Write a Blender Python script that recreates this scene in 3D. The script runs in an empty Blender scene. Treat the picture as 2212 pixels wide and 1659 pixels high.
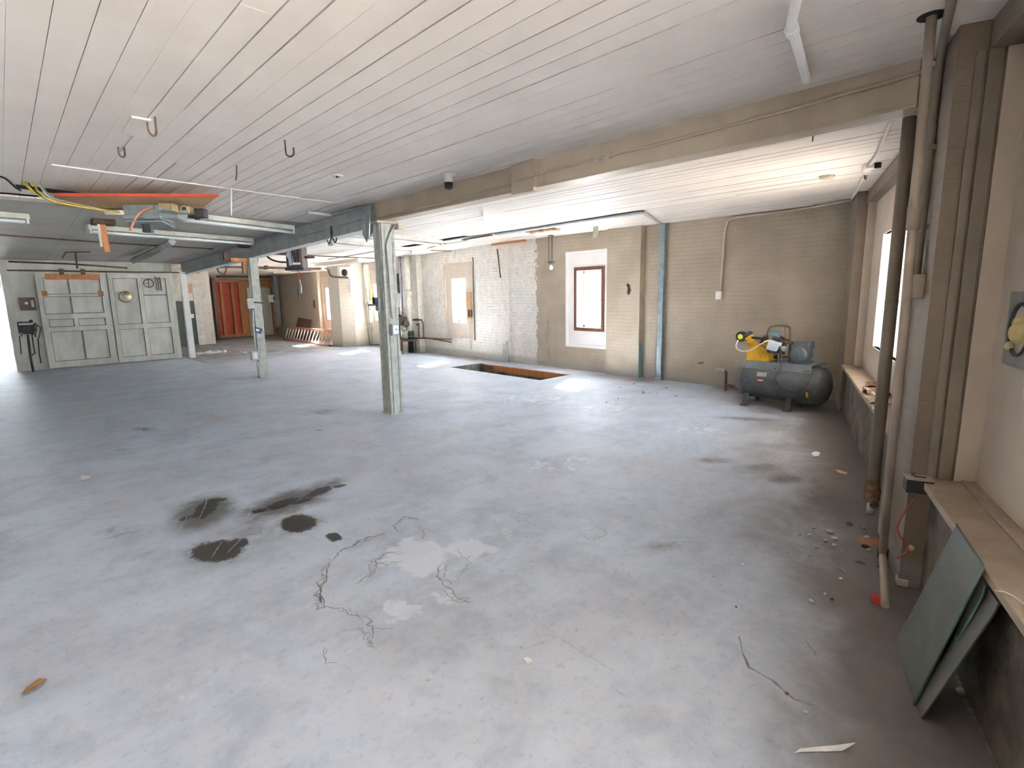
import bpy, math, random
import numpy as np
from mathutils import Vector as V, Matrix
random.seed(7); rng = np.random.default_rng(7)
sc = bpy.context.scene; C = sc.collection
PI = math.pi

# ------------------------------------------------------------------ camera
W_, H_ = 2212, 1659
CX, CY = W_/2, H_/2
def _setup(vl, vv):
    a = np.array(vl)-[CX, CY]; b = np.array(vv)-[CX, CY]
    f = math.sqrt(-(a@b))
    y = np.array([a[0], -a[1], -f]); y /= np.linalg.norm(y)
    z = -np.array([b[0], -b[1], -f]); z /= np.linalg.norm(z)
    return f, np.array([np.cross(y, z), y, z])
FL, RM = _setup((0, 652), (1228, 7580))          # vanishing points of the photograph
CAM = np.array([0, 0, 1.6])
cd = bpy.data.cameras.new('camera'); cam = bpy.data.objects.new('camera', cd); C.objects.link(cam)
cam.matrix_world = Matrix.Translation(CAM) @ Matrix(RM.tolist()).to_4x4()
cd.sensor_width = 36; cd.lens = 36*FL/W_; cd.clip_start = .02; cd.clip_end = 300
sc.camera = cam

# ------------------------------------------------------------------ light and exposure
sc.view_settings.view_transform = 'Standard'; sc.view_settings.look = 'None'
sc.view_settings.gamma = 1; sc.view_settings.use_curve_mapping = False
sc.view_settings.exposure = 3.08
sc.cycles.use_denoising = True
sc.cycles.max_bounces = 8; sc.cycles.diffuse_bounces = 5; sc.cycles.transparent_max_bounces = 12
sc.cycles.sample_clamp_indirect = 6; sc.cycles.caustics_reflective = False; sc.cycles.caustics_refractive = False
w = bpy.data.worlds.new('sky'); sc.world = w; w.use_nodes = True
bg = w.node_tree.nodes['Background']; bg.inputs[0].default_value = (.77, .89, 1, 1); bg.inputs[1].default_value = 5
sl = bpy.data.lights.new('sun', 'SUN'); so = bpy.data.objects.new('sun', sl); C.objects.link(so)
sl.energy = 80; sl.angle = math.radians(2.6); sl.color = (1, .95, .88)
so.rotation_euler = V((-1.1, -.55, -1.0)).to_track_quat('-Z', 'Y').to_euler()
def sky_portal(name, loc, direction, sx, sy):
    l = bpy.data.lights.new(name, 'AREA'); o = bpy.data.objects.new(name, l); C.objects.link(o)
    l.shape = 'RECTANGLE'; l.size = sx; l.size_y = sy; l.cycles.is_portal = True
    o.location = loc; o.rotation_euler = V(direction).to_track_quat('-Z', 'Z').to_euler()

# ------------------------------------------------------------------ measuring helpers: picture point -> place on a known plane
def ray(px, py): return RM @ np.array([px-CX, CY-py, -FL])
def at(px, py, ax, val):
    r = ray(px, py); return CAM + r*((val-CAM[ax])/r[ax])
D = np.array([.9415, .337, 0]); D /= np.linalg.norm(D); N = np.array([-D[1], D[0], 0])   # right wall runs along D, faces N
ZU = np.array([0, 0, 1.])
def pl(px, py, n, val):
    r = ray(px, py); return CAM + r*((val-CAM@n)/(r@n))
def fl(px, py, z=0): return at(px, py, 2, z)
def RW(u, v, z): return D*u+N*v+ZU*z
XW = 8.5                                                   # inner face of the far wall with the windows
def zL(y): return 2.765-.024*max(0, y-7.0)
def zR(y): return 2.73-.019*max(0, y-9.0)
def ce(px, py, drop=0, fn=zL):
    z = fn(6)
    for _ in range(6): p = at(px, py, 2, z-drop); z = fn(p[1])
    return p

# ------------------------------------------------------------------ mesh builder (world coordinates)
class G:
    def __init__(s): s.v = []; s.f = []; s.sm = []; s.mi = []; s.m = 0
    def add(s, vs, fs, smooth=False):
        b = len(s.v); s.v += [tuple(map(float, p)) for p in vs]
        for f in fs: s.f.append([b+i for i in f]); s.sm.append(smooth); s.mi.append(s.m)
        return s
    def hexa(s, c): # 8 corners: bottom ring ccw, top ring ccw
        return s.add(c, [(3,2,1,0),(4,5,6,7),(0,1,5,4),(1,2,6,5),(2,3,7,6),(3,0,4,7)])
    def box(s, a, b):
        x0,y0,z0 = [min(p,q) for p,q in zip(a,b)]; x1,y1,z1 = [max(p,q) for p,q in zip(a,b)]
        return s.hexa([(x0,y0,z0),(x1,y0,z0),(x1,y1,z0),(x0,y1,z0),(x0,y0,z1),(x1,y0,z1),(x1,y1,z1),(x0,y1,z1)])
    def obox(s, c, hx, hy, hz): # centre and three half axes
        c,hx,hy,hz = map(np.array,(c,hx,hy,hz))
        if np.dot(np.cross(hx,hy),hz)<0: hx=-hx
        return s.hexa([c-hx-hy-hz,c+hx-hy-hz,c+hx+hy-hz,c-hx+hy-hz,c-hx-hy+hz,c+hx-hy+hz,c+hx+hy+hz,c-hx+hy+hz])
    def rbox(s, u0,u1,v0,v1,z0,z1):
        return s.obox(RW((u0+u1)/2,(v0+v1)/2,(z0+z1)/2), D*(u1-u0)/2, N*(v1-v0)/2, ZU*(z1-z0)/2)
    def prism(s, pts, vec):
        pts=[np.array(p,float) for p in pts]; vec=np.array(vec,float); k=len(pts)
        nrm=sum((np.cross(pts[i]-pts[0],pts[(i+1)%k]-pts[0]) for i in range(1,k)),np.zeros(3))
        if nrm@vec>0: pts=pts[::-1]
        b=[p+vec for p in pts]
        return s.add(pts+b,[tuple(range(k)),tuple(range(2*k-1,k-1,-1))]+[(i,i+k,(i+1)%k+k,(i+1)%k)[::1] for i in range(k)])
    def lathe(s, o, ax, prof, seg=20, smooth=True, caps=True):
        o=np.array(o,float); ax=np.array(ax,float); ax/=np.linalg.norm(ax)
        t=np.array([1,0,0]) if abs(ax[0])<.8 else np.array([0,1,0]); e1=np.cross(ax,t); e1/=np.linalg.norm(e1); e2=np.cross(ax,e1)
        vs=[];fs=[];k=len(prof)
        for r,h in prof:
            for i in range(seg):
                a=2*PI*i/seg; vs.append(o+ax*h+(e1*math.cos(a)+e2*math.sin(a))*r)
        for j in range(k-1):
            for i in range(seg):
                a=j*seg+i;b=j*seg+(i+1)%seg; fs.append((a,b,b+seg,a+seg))
        s.add(vs,fs,smooth)
        if caps:
            b=len(s.v)-len(vs)
            for j,rev in ((0,True),(k-1,False)):
                if prof[j][0]>1e-4:
                    r=[b+j*seg+i for i in range(seg)]; s.f.append(r[::-1] if rev else r); s.sm.append(False); s.mi.append(s.m)
        return s
    def cyl(s, a, b, r, r2=None, seg=16):
        a=np.array(a,float); b=np.array(b,float); L=np.linalg.norm(b-a)
        return s.lathe(a,b-a,[(r,0),(r if r2 is None else r2,L)],seg)
    def tube(s, pts, r, seg=8, smooth_path=0):
        pts=[np.array(p,float) for p in pts]
        for _ in range(smooth_path):
            q=[pts[0]]
            for a,b in zip(pts[:-1],pts[1:]): q+= [a*.75+b*.25,a*.25+b*.75]
            pts=q+[pts[-1]]
        vs=[];fs=[];e=None
        for i,p in enumerate(pts):
            t=pts[min(i+1,len(pts)-1)]-pts[max(i-1,0)]; L=np.linalg.norm(t); t=t/L if L>1e-9 else np.array([0,0,1.])
            if e is None: e=np.cross(t,[0,0,1] if abs(t[2])<.9 else [1,0,0])
            e=e-t*(e@t); e/=np.linalg.norm(e); g=np.cross(t,e)
            for k in range(seg):
                a=2*PI*k/seg; vs.append(p+(e*math.cos(a)+g*math.sin(a))*r)
        n=len(pts)
        for j in range(n-1):
            for k in range(seg):
                a=j*seg+k;b=j*seg+(k+1)%seg; fs.append((a,b,b+seg,a+seg))
        s.add(vs,fs,True)
        b=len(s.v)-len(vs)
        s.f.append([b+k for k in range(seg)][::-1]); s.f.append([b+(n-1)*seg+k for k in range(seg)]); s.sm+=[False,False]; s.mi+=[s.m,s.m]
        return s
    def ball(s, c, r, seg=14, sc3=(1,1,1)):
        prof=[]; vs=[];fs=[];k=8
        c=np.array(c,float)
        for j in range(k+1):
            t=PI*j/k
            for i in range(seg):
                a=2*PI*i/seg; vs.append(c+np.array([math.sin(t)*math.cos(a)*sc3[0],math.sin(t)*math.sin(a)*sc3[1],-math.cos(t)*sc3[2]])*r)
        for j in range(k):
            for i in range(seg):
                a=j*seg+i;b=j*seg+(i+1)%seg; fs.append((a,b,b+seg,a+seg))
        return s.add(vs,fs,True)

LOC = {}
def obj(name, g, mats, parent=None, loc=None, bevel=0, kind=None):
    me = bpy.data.meshes.new(name)
    if parent is not None: base = np.array(LOC[parent.name])
    elif loc is not None: base = np.array(loc, float)
    else:
        a = np.array(g.v); base = np.array([*(a.min(0)[:2]+a.max(0)[:2])/2, a[:,2].min()])
    a = np.array(g.v)-base
    me.from_pydata(a.tolist(), [], g.f)
    me.polygons.foreach_set('use_smooth', g.sm); me.polygons.foreach_set('material_index', g.mi)
    for m in (mats if isinstance(mats,(list,tuple)) else [mats]): me.materials.append(m)
    me.update()
    o = bpy.data.objects.new(name, me); C.objects.link(o)
    if parent is not None: o.parent = parent
    else: o.location = base
    LOC[o.name] = base
    if bevel:
        b = o.modifiers.new('bevel','BEVEL'); b.width=bevel; b.segments=2; b.limit_method='ANGLE'
    if kind: o['kind'] = kind
    return o
def tag(o, label, cat, group=None):
    o['label']=label; o['category']=cat
    if group: o['group']=group
    return o
def thing(name, label, cat, loc, group=None):
    o = bpy.data.objects.new(name, None); C.objects.link(o); o.location = tuple(map(float,loc)); o.empty_display_size=.1
    LOC[o.name] = np.array(loc,float); return tag(o,label,cat,group)
def single(name, g, m, label, cat, group=None, bevel=0, loc=None):
    return tag(obj(name,g,m,bevel=bevel,loc=loc),label,cat,group)

# ------------------------------------------------------------------ materials
def nodes(m):
    m.use_nodes=True; nt=m.node_tree; return nt, nt.nodes['Principled BSDF']
def nd(nt, typ, **kw):
    n=nt.nodes.new(typ)
    for k,v in kw.items():
        if k in n.bl_rna.properties.keys(): setattr(n,k,v)
        else: n.inputs[k].default_value=v
    return n
def math_n(nt, op, a, b=None, c=None, clamp=False):
    n=nt.nodes.new('ShaderNodeMath'); n.operation=op; n.use_clamp=clamp
    for i,x in enumerate((a,b,c)):
        if x is None: continue
        if isinstance(x,(int,float)): n.inputs[i].default_value=x
        else: nt.links.new(x,n.inputs[i])
    return n.outputs[0]
def mixc(nt, fac, a, b):
    n=nt.nodes.new('ShaderNodeMix'); n.data_type='RGBA'
    for i,x in ((0,fac),(6,a),(7,b)):
        if isinstance(x,(int,float)): n.inputs[i].default_value=x
        elif isinstance(x,tuple): n.inputs[i].default_value=(*x,1)
        else: nt.links.new(x,n.inputs[i])
    return n.outputs[2]
def noise(nt, vec, scale, detail=6, rough=.6, dist=0):
    n=nd(nt,'ShaderNodeTexNoise',Scale=scale,Detail=detail,Roughness=rough,Distortion=dist)
    nt.links.new(vec,n.inputs['Vector']); return n.outputs['Fac']
def smooth(nt, x, lo, hi):
    n=nt.nodes.new('ShaderNodeMapRange'); n.interpolation_type='SMOOTHSTEP'
    nt.links.new(x,n.inputs[0]); n.inputs[1].default_value=lo; n.inputs[2].default_value=hi; return n.outputs[0]
def bump(nt, p, h, strength=.3, dist=.01):
    b=nd(nt,'ShaderNodeBump',Strength=strength,Distance=dist); nt.links.new(h,b.inputs['Height']); nt.links.new(b.outputs[0],p.inputs['Normal'])
MATS={}
def M(name, c1, c2=None, scale=8, rough=.6, metal=0, bmp=.15, lo=.35, hi=.65, stretch=None):
    if name in MATS: return MATS[name]
    m=bpy.data.materials.new(name); nt,p=nodes(m)
    tc=nt.nodes.new('ShaderNodeTexCoord'); vec=tc.outputs['Object']
    if stretch:
        mp=nt.nodes.new('ShaderNodeMapping'); mp.inputs['Scale'].default_value=stretch; nt.links.new(vec,mp.inputs['Vector']); vec=mp.outputs[0]
    if c2 is None: c2=tuple(x*.78 for x in c1)
    nz=noise(nt,vec,scale)
    nt.links.new(mixc(nt,smooth(nt,nz,lo,hi),c1,c2),p.inputs['Base Color'])
    p.inputs['Roughness'].default_value=rough; p.inputs['Metallic'].default_value=metal
    if bmp: bump(nt,p,noise(nt,vec,scale*5,4),bmp,.004)
    MATS[name]=m; return m
sashm  = M('weathered sash paint',(.17,.13,.10),(.13,.10,.075),6,.6)
cream  = M('ceiling paint',(.82,.75,.68),(.74,.67,.60),.7,.6,bmp=.1)
creamp = M('cream panel paint',(.60,.52,.43),(.53,.455,.37),2,.6)
whitep = M('white paint',(.90,.89,.87),(.85,.83,.81),3,.5)
oldwhite=M('old white paint',(.66,.65,.58),(.52,.51,.45),5,.6)
barnm  = M('barn door paint',(.68,.665,.60),(.53,.52,.46),3,.65,stretch=(1,1,.4))
taupe  = M('taupe paint',(.27,.22,.17),(.22,.18,.135),3,.55)
taupel = M('light taupe pipe paint',(.46,.39,.31),(.37,.30,.235),4,.5)
beamp  = M('tan beam paint',(.53,.445,.34),(.46,.38,.29),3,.5)
sillp  = M('dusty sill paint',(.40,.325,.25),(.33,.26,.19),6,.6)
greyst = M('grey blue steel paint',(.44,.46,.45),(.34,.36,.36),4,.55)
paleg  = M('pale green grey steel paint',(.58,.59,.53),(.46,.47,.42),9,.55)
galv   = M('galvanised steel',(.50,.54,.56),(.36,.40,.43),12,.38,.75)
tinm   = M('blue grey stud paint',(.30,.36,.38),(.22,.28,.30),9,.45,.3)
teal   = M('teal strip',(.20,.34,.34),(.14,.26,.27),9,.6)
tankm  = M('dull grey tank enamel',(.085,.093,.094),(.06,.064,.064),5,.5,.1)
motorm = M('grey motor enamel',(.115,.13,.138),(.09,.10,.108),8,.45,.1)
yellow = M('yellow enamel',(.70,.40,.02),(.55,.30,.02),9,.45)
yelcap = M('lime yellow disc',(.72,.76,.05),(.66,.70,.05),9,.5)
black  = M('black rubber',(.02,.02,.022),(.035,.035,.035),9,.55)
darkst = M('dark steel',(.06,.06,.058),(.10,.09,.08),12,.5,.5)
rust   = M('rusty iron',(.16,.10,.065),(.09,.055,.035),14,.75,.2)
brown  = M('brown wood frame',(.17,.07,.036),(.12,.05,.026),6,.5,stretch=(3,3,.6))
orangew= M('orange pine',(.50,.20,.065),(.40,.15,.045),5,.6,stretch=(4,4,.7))
redpl  = M('red painted sheathing',(.52,.075,.03),(.38,.05,.02),3,.6)
ply    = M('plywood',(.52,.31,.15),(.42,.24,.11),4,.6,stretch=(.6,5,5))
redpaint=M('red paint',(.55,.07,.03),(.45,.05,.02),5,.5)
greybox= M('grey box enamel',(.28,.32,.32),(.22,.25,.26),8,.45,.2)
brass  = M('brass plated tin',(.50,.42,.24),(.40,.33,.18),8,.35,.7)
gold   = M('hubcap metal',(.60,.52,.36),(.45,.38,.24),20,.3,.8)
ywire  = M('yellow cable jacket',(.62,.47,.06),(.50,.36,.04),9,.5)
wwire  = M('white cable',(.70,.70,.66),(.6,.6,.56),9,.5)
redw   = M('red plastic',(.50,.05,.045),(.42,.035,.03),9,.45)
orw    = M('salmon hose',(.66,.27,.18),(.55,.2,.13),9,.5)
tubem  = M('fluorescent tube glass',(.86,.88,.86),(.80,.82,.8),9,.25,bmp=0)
greend = M('dark green door paint',(.075,.10,.09),(.06,.08,.07),5,.5)
stucco = M('patchy plaster',(.56,.52,.47),(.40,.37,.33),6,.8,bmp=.4,lo=.52,hi=.70)
sandp  = M('tan board',(.50,.36,.25),(.44,.31,.21),5,.6)
redbrn = M('red brown board',(.17,.085,.06),(.14,.07,.05),5,.6)
copper = M('dull copper pipe',(.30,.16,.09),(.20,.11,.07),12,.45,.6)
blueb  = M('blue tape',(.04,.10,.24),(.03,.07,.18),9,.5)
paperm = M('white paper',(.80,.80,.80),(.7,.7,.7),9,.7)
chipm  = M('plaster crumb',(.62,.58,.52),(.42,.38,.33),9,.8)
leafm  = M('dry leaf',(.30,.17,.07),(.2,.1,.04),20,.7)
foam   = M('spray foam',(.72,.62,.30),(.66,.53,.24),30,.7,bmp=.6)
plate  = M('vent plate tin',(.36,.37,.38),(.30,.31,.32),8,.4,.5)
fibre  = M('insulation fibre',(.46,.27,.15),(.30,.17,.10),25,.9,bmp=.8)
ladderm= M('orange ladder rail',(.50,.25,.17),(.42,.2,.13),5,.5)
alum   = M('aluminium rung',(.55,.53,.47),(.48,.46,.4),9,.4,.5)
glassd = M('dusty green glass',(.135,.152,.132),(.105,.12,.104),2.2,.22,bmp=.02)
glasse = M('green glass edge',(.10,.19,.15),(.08,.15,.12),6,.2,bmp=0)
silvr  = M('grey sheet',(.135,.135,.12),(.10,.10,.09),4,.35,.1)
bulbm  = M('lamp bulb glass',(.85,.85,.82),(.8,.8,.78),5,.15,bmp=0)
voidm  = M('dark gap',(.02,.018,.016),(.03,.025,.02),5,.9)
denim  = M('pale blue rag',(.52,.56,.64),(.40,.44,.53),12,.9)
gravel = M('pale pavement outside',(.60,.61,.62),(.54,.55,.56),3,.8)
pitst  = M('pit stone',(.30,.30,.28),(.10,.10,.095),4,.8,bmp=.5)
pane = bpy.data.materials.new('window glass'); nt,p=nodes(pane); nt.nodes.remove(p)
tr=nt.nodes.new('ShaderNodeBsdfTransparent'); gl=nd(nt,'ShaderNodeBsdfGlossy',Roughness=.03); mx=nt.nodes.new('ShaderNodeMixShader')
mx.inputs[0].default_value=.05; nt.links.new(tr.outputs[0],mx.inputs[1]); nt.links.new(gl.outputs[0],mx.inputs[2]); nt.links.new(mx.outputs[0],nt.nodes['Material Output'].inputs[0])

def brick_wall(name, axis, taupe_edge=None, ca=(.375,.315,.24), cb=(.32,.265,.20), bstr=.4):
    m=bpy.data.materials.new(name); nt,p=nodes(m); L=nt.links
    geo=nt.nodes.new('ShaderNodeNewGeometry'); P=geo.outputs['Position']
    sep=nt.nodes.new('ShaderNodeSeparateXYZ'); L.new(P,sep.inputs[0])
    if axis=='Y': U=sep.outputs[1]
    elif axis=='X': U=sep.outputs[0]
    else:
        dt=nt.nodes.new('ShaderNodeVectorMath'); dt.operation='DOT_PRODUCT'; L.new(P,dt.inputs[0]); dt.inputs[1].default_value=tuple(D); U=dt.outputs['Value']
    wob=noise(nt,P,3,3)
    Z2=math_n(nt,'ADD',sep.outputs[2],math_n(nt,'MULTIPLY',wob,.02))
    cmb=nt.nodes.new('ShaderNodeCombineXYZ'); L.new(U,cmb.inputs[0]); L.new(Z2,cmb.inputs[1])
    br=nt.nodes.new('ShaderNodeTexBrick'); L.new(cmb.outputs[0],br.inputs['Vector'])
    br.inputs['Scale'].default_value=1; br.inputs['Brick Width'].default_value=.63; br.inputs['Row Height'].default_value=.068
    br.inputs['Mortar Size'].default_value=.007; br.inputs['Mortar Smooth'].default_value=.8; br.inputs['Bias'].default_value=0
    mort=br.outputs['Fac']; n1=noise(nt,P,1.6,6); n2=noise(nt,P,9,6,.65); n3=noise(nt,P,35,4)
    tcol=mixc(nt,smooth(nt,n1,.35,.65),ca,cb)
    tcol=mixc(nt,math_n(nt,'MULTIPLY',mort,.05),tcol,(.25,.2,.15))
    chips=smooth(nt,noise(nt,P,4,9,.8),.69,.71)
    tcol=mixc(nt,math_n(nt,'MULTIPLY',chips,.6),tcol,(.60,.55,.47))
    col=tcol
    if taupe_edge is not None:
        wcol=mixc(nt,smooth(nt,n2,.35,.7),(.74,.705,.64),(.60,.56,.49))
        wcol=mixc(nt,smooth(nt,n1,.5,.75),wcol,(.60,.61,.61))
        peel=math_n(nt,'MULTIPLY',smooth(nt,noise(nt,P,6,9,.8),.5,.62),mort)
        wcol=mixc(nt,peel,wcol,(.17,.14,.11))
        peel2=smooth(nt,noise(nt,P,11,9,.8,.6),.66,.70)
        wcol=mixc(nt,math_n(nt,'MULTIPLY',peel2,.7),wcol,(.22,.19,.15))
        # painters stopped here: the newer taupe coat ends on a ragged vertical line
        edge=math_n(nt,'ADD',U,math_n(nt,'MULTIPLY',math_n(nt,'SUBTRACT',n2,.5),.5))
        col=mixc(nt,smooth(nt,edge,taupe_edge-.01,taupe_edge+.01),tcol,wcol)
        tan=smooth(nt,math_n(nt,'ADD',U,math_n(nt,'MULTIPLY',n1,1.0)),12.2,15.5)
        col=mixc(nt,math_n(nt,'MULTIPLY',tan,.75),col,mixc(nt,n2,(.36,.31,.235),(.46,.40,.31)))
        col=mixc(nt,math_n(nt,'MULTIPLY',math_n(nt,'MULTIPLY',mort,tan),.5),col,(.22,.18,.14))
    # scuffed grey band of concrete paint along the bottom
    zz=math_n(nt,'ADD',sep.outputs[2],math_n(nt,'MULTIPLY',n2,.10))
    foot=math_n(nt,'SUBTRACT',1.0,smooth(nt,zz,.16,.26))
    col=mixc(nt,math_n(nt,'MULTIPLY',foot,.6),col,(.33,.32,.30))
    L.new(col,p.inputs['Base Color']); p.inputs['Roughness'].default_value=.55
    h=math_n(nt,'ADD',math_n(nt,'MULTIPLY',mort,-1.0),math_n(nt,'ADD',math_n(nt,'MULTIPLY',n3,.25),math_n(nt,'MULTIPLY',n2,.5)))
    bump(nt,p,h,bstr,.012)
    return m
brickF = brick_wall('far wall brick paint','Y',8.20)
brickR = brick_wall('right wall brick paint','D',None,(.25,.195,.145),(.205,.158,.115),.22)
brickC = brick_wall('chimney brick paint','Y',-50.,bstr=.6)
brickB = brick_wall('back wall brick paint','X',None,(.46,.40,.33),(.38,.33,.27))

def floor_mat():
    m=bpy.data.materials.new('worn concrete'); nt,p=nodes(m); L=nt.links
    geo=nt.nodes.new('ShaderNodeNewGeometry'); P=geo.outputs['Position']
    def attr(n):
        a=nt.nodes.new('ShaderNodeAttribute'); a.attribute_name=n; return a.outputs['Fac']
    mp=nt.nodes.new('ShaderNodeMapping'); mp.inputs['Rotation'].default_value=(0,0,.6); mp.inputs['Scale'].default_value=(.35,2.2,1); L.new(P,mp.inputs['Vector'])
    n0=noise(nt,P,.55,4); n1=noise(nt,P,1.8,9,.65,.4); n2=noise(nt,P,7,9,.7,.3); ns=noise(nt,mp.outputs[0],1.6,8,.65); n3=noise(nt,P,70,5,.7); n4=noise(nt,P,22,8,.75)
    tone=math_n(nt,'ADD',math_n(nt,'MULTIPLY',n1,.48),math_n(nt,'ADD',math_n(nt,'MULTIPLY',ns,.20),math_n(nt,'MULTIPLY',n2,.32)))
    col=mixc(nt,smooth(nt,tone,.36,.64),(.40,.455,.545),(.585,.675,.81))
    col=mixc(nt,math_n(nt,'MULTIPLY',smooth(nt,math_n(nt,'ADD',math_n(nt,'MULTIPLY',n0,.5),math_n(nt,'MULTIPLY',n2,.5)),.45,.6),.5),col,(.53,.53,.59))
    col=mixc(nt,math_n(nt,'MULTIPLY',smooth(nt,n4,.52,.68),.38),col,(.29,.285,.30))
    col=mixc(nt,math_n(nt,'MULTIPLY',smooth(nt,n3,.60,.70),.38),col,(.2,.2,.2))
    pale=smooth(nt,math_n(nt,'ADD',attr('pale'),math_n(nt,'MULTIPLY',math_n(nt,'SUBTRACT',n2,.5),1.1)),.42,.56)
    col=mixc(nt,math_n(nt,'MULTIPLY',pale,.6),col,(.74,.80,.89))
    grime_shade=math_n(nt,'ADD',attr('grime_shade'),math_n(nt,'MULTIPLY',math_n(nt,'SUBTRACT',n1,.5),1.0))
    col=mixc(nt,math_n(nt,'MULTIPLY',smooth(nt,grime_shade,.15,.8),.9),col,mixc(nt,n2,(.10,.08,.062),(.19,.16,.13)))
    soft=math_n(nt,'ADD',attr('smear'),math_n(nt,'MULTIPLY',math_n(nt,'SUBTRACT',n2,.5),.9))
    col=mixc(nt,math_n(nt,'MULTIPLY',smooth(nt,soft,.22,.75),.85),col,(.085,.082,.078))
    oil=math_n(nt,'ADD',attr('oil'),math_n(nt,'MULTIPLY',math_n(nt,'SUBTRACT',n4,.5),.7))
    oilm=smooth(nt,oil,.42,.55)
    col=mixc(nt,math_n(nt,'MULTIPLY',oilm,.93),col,mixc(nt,n4,(.022,.018,.014),(.05,.042,.035)))
    rusty=smooth(nt,math_n(nt,'ADD',attr('rusty'),math_n(nt,'MULTIPLY',math_n(nt,'SUBTRACT',n2,.5),.8)),.35,.7)
    col=mixc(nt,math_n(nt,'MULTIPLY',rusty,.7),col,(.42,.17,.05))
    L.new(col,p.inputs['Base Color'])
    rg=nt.nodes.new('ShaderNodeMapRange'); L.new(oilm,rg.inputs[0]); rg.inputs[3].default_value=.55; rg.inputs[4].default_value=.6; L.new(rg.outputs[0],p.inputs['Roughness'])
    p.inputs['Specular IOR Level'].default_value=.35
    bump(nt,p,math_n(nt,'ADD',math_n(nt,'MULTIPLY',n3,.4),n2),.12,.006)
    return m
floorm=floor_mat(); crackm=M('crack in concrete',(.17,.165,.165),(.30,.30,.31),30,.9); scratchm=M('pale scratch in concrete',(.50,.51,.53),(.42,.43,.45),30,.8); jointm=M('floor joint',(.2,.2,.2),(.3,.3,.3),8,.9)

# ================================================================== SETTING
# ---- floor with the open pit
PX0,PX1,PY0,PY1=7.03,7.9,6.72,9.45
def lin(a,b,s): return list(np.arange(a,b-1e-6,s))
xs=sorted(set([round(x,4) for x in lin(-5.2,-.3,.35)+lin(-.3,7.03,.022)+[PX0]+lin(7.2,7.9,.1)+[PX1]+lin(8.0,12.,.25)+[12.]]))
ys=sorted(set([round(y,4) for y in lin(-6.4,-.3,.35)+lin(-.3,6.72,.022)+[PY0]+lin(6.8,9.45,.1)+[PY1]+lin(9.6,26.,.3)+[26.]]))
xs=np.array(xs); ys=np.array(ys); nx,ny=len(xs),len(ys)
XX,YY=np.meshgrid(xs,ys); P2=np.stack([XX.ravel(),YY.ravel()],1)
iy,ix=np.mgrid[0:ny-1,0:nx-1]
xc=(xs[:-1]+xs[1:])/2; yc=(ys[:-1]+ys[1:])/2
keep=~((xc[ix]>PX0)&(xc[ix]<PX1)&(yc[iy]>PY0)&(yc[iy]<PY1))
a=(iy*nx+ix)[keep]; quads=np.stack([a,a+1,a+nx+1,a+nx],1)
def field(items):
    out=np.zeros(len(P2))
    for px,py,rx,ry,tilt,s in items:
        c=fl(px,py)[:2]; ca,sa=math.cos(tilt),math.sin(tilt)
        e1=fl(px+rx*ca,py+rx*sa)[:2]-c; e2=fl(px-ry*sa,py+ry*ca)[:2]-c
        Mi=np.linalg.inv(np.stack([e1,e2],1)); q=(P2-c)@Mi.T; r=np.hypot(q[:,0],q[:,1])
        out=np.maximum(out,s*np.clip(1.5-r,0,1.25)/1.0)
    return out
oil=field([(470,1190,66,28,-.12,.74),(520,1170,24,12,-.3,.55),(645,1130,44,22,-.1,.78),(722,1160,26,13,.15,.6),(445,1098,40,24,-.6,.60),(400,1120,22,8,-.3,.5),(470,1080,40,8,-.1,.5),(690,1062,52,11,-.35,.54),(610,1088,55,12,-.3,.58),(560,1104,30,7,-.2,.5),(735,1050,26,6,-.2,.5),(655,1082,40,7,-.3,.52),(262,972,46,4,-.15,.45),(312,928,22,5,0,.42),(520,1172,26,12,0,.6),(690,929,26,4,0,.4),(1905,1225,16,8,.2,.6),(1835,1132,12,7,.3,.6),(1858,1215,18,5,.3,.6),(425,1112,20,12,-.5,.5)])
smear=field([(440,1105,75,42,-.3,.75),(470,1190,95,45,-.1,.5),(645,1130,70,36,-.1,.5),(620,1085,110,30,-.3,.72),(700,1050,70,18,-.3,.5),(560,1150,150,60,-.15,.36),(260,1150,90,32,0,.3),(330,1200,80,30,0,.28),(312,928,45,9,0,.4),(700,890,60,12,-.1,.35),(980,868,60,8,0,.25),(1540,995,70,10,.05,.42),(1640,1010,60,14,0,.4),(1700,1035,50,16,0,.5),(1385,822,50,7,0,.4),(1790,1085,120,55,.2,.46),(1620,905,110,6,.05,.45),(1420,1180,70,16,0,.35),(1150,1125,90,20,.1,.2),(1880,960,50,90,0,.5),(1000,1370,60,14,.1,.25),(100,870,80,10,0,.2),(620,800,90,12,-.2,.25)])
pale=field([(900,1200,95,55,.1,.62),(1010,1185,70,28,0,.62),(860,1320,70,40,0,.5),(960,1290,80,40,0,.4),(1090,1155,70,18,-.2,.4),(950,1500,60,90,0,.3),(1200,1000,160,40,0,.35),(1300,880,180,30,0,.35),(400,1500,300,120,0,.3),(640,1280,80,50,0,.35),(1150,860,160,26,0,.4),(1500,930,120,14,0,.4)])
grime_shade=field([(0,770,60,35,0,.95),(1880,1300,120,330,-.35,.62),(1850,1000,110,120,0,.7),(1740,850,200,60,.1,.95),(1620,838,90,14,.1,.9),(1990,1500,110,260,-.3,.75),(1800,1150,150,120,0,.5),(600,745,260,18,0,.5),(1010,772,180,7,.1,.55),(2050,1600,120,120,0,.7),(60,900,160,80,0,.22),(1330,815,140,8,.1,.5)])  # first spot puts shade into the floor colour at the left edge
uu=P2@D[:2]; vv_=P2@N[:2]
grime_shade=np.maximum(grime_shade,np.clip(1.15-(vv_+.75)/.95,0,1)*.98*(uu>-.5)*(uu<8.5)); grime_shade=np.maximum(grime_shade,np.clip(1-(vv_+.75)/2.3,0,1)*.68*np.clip((uu-2.2)/1.5,0,1))
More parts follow.
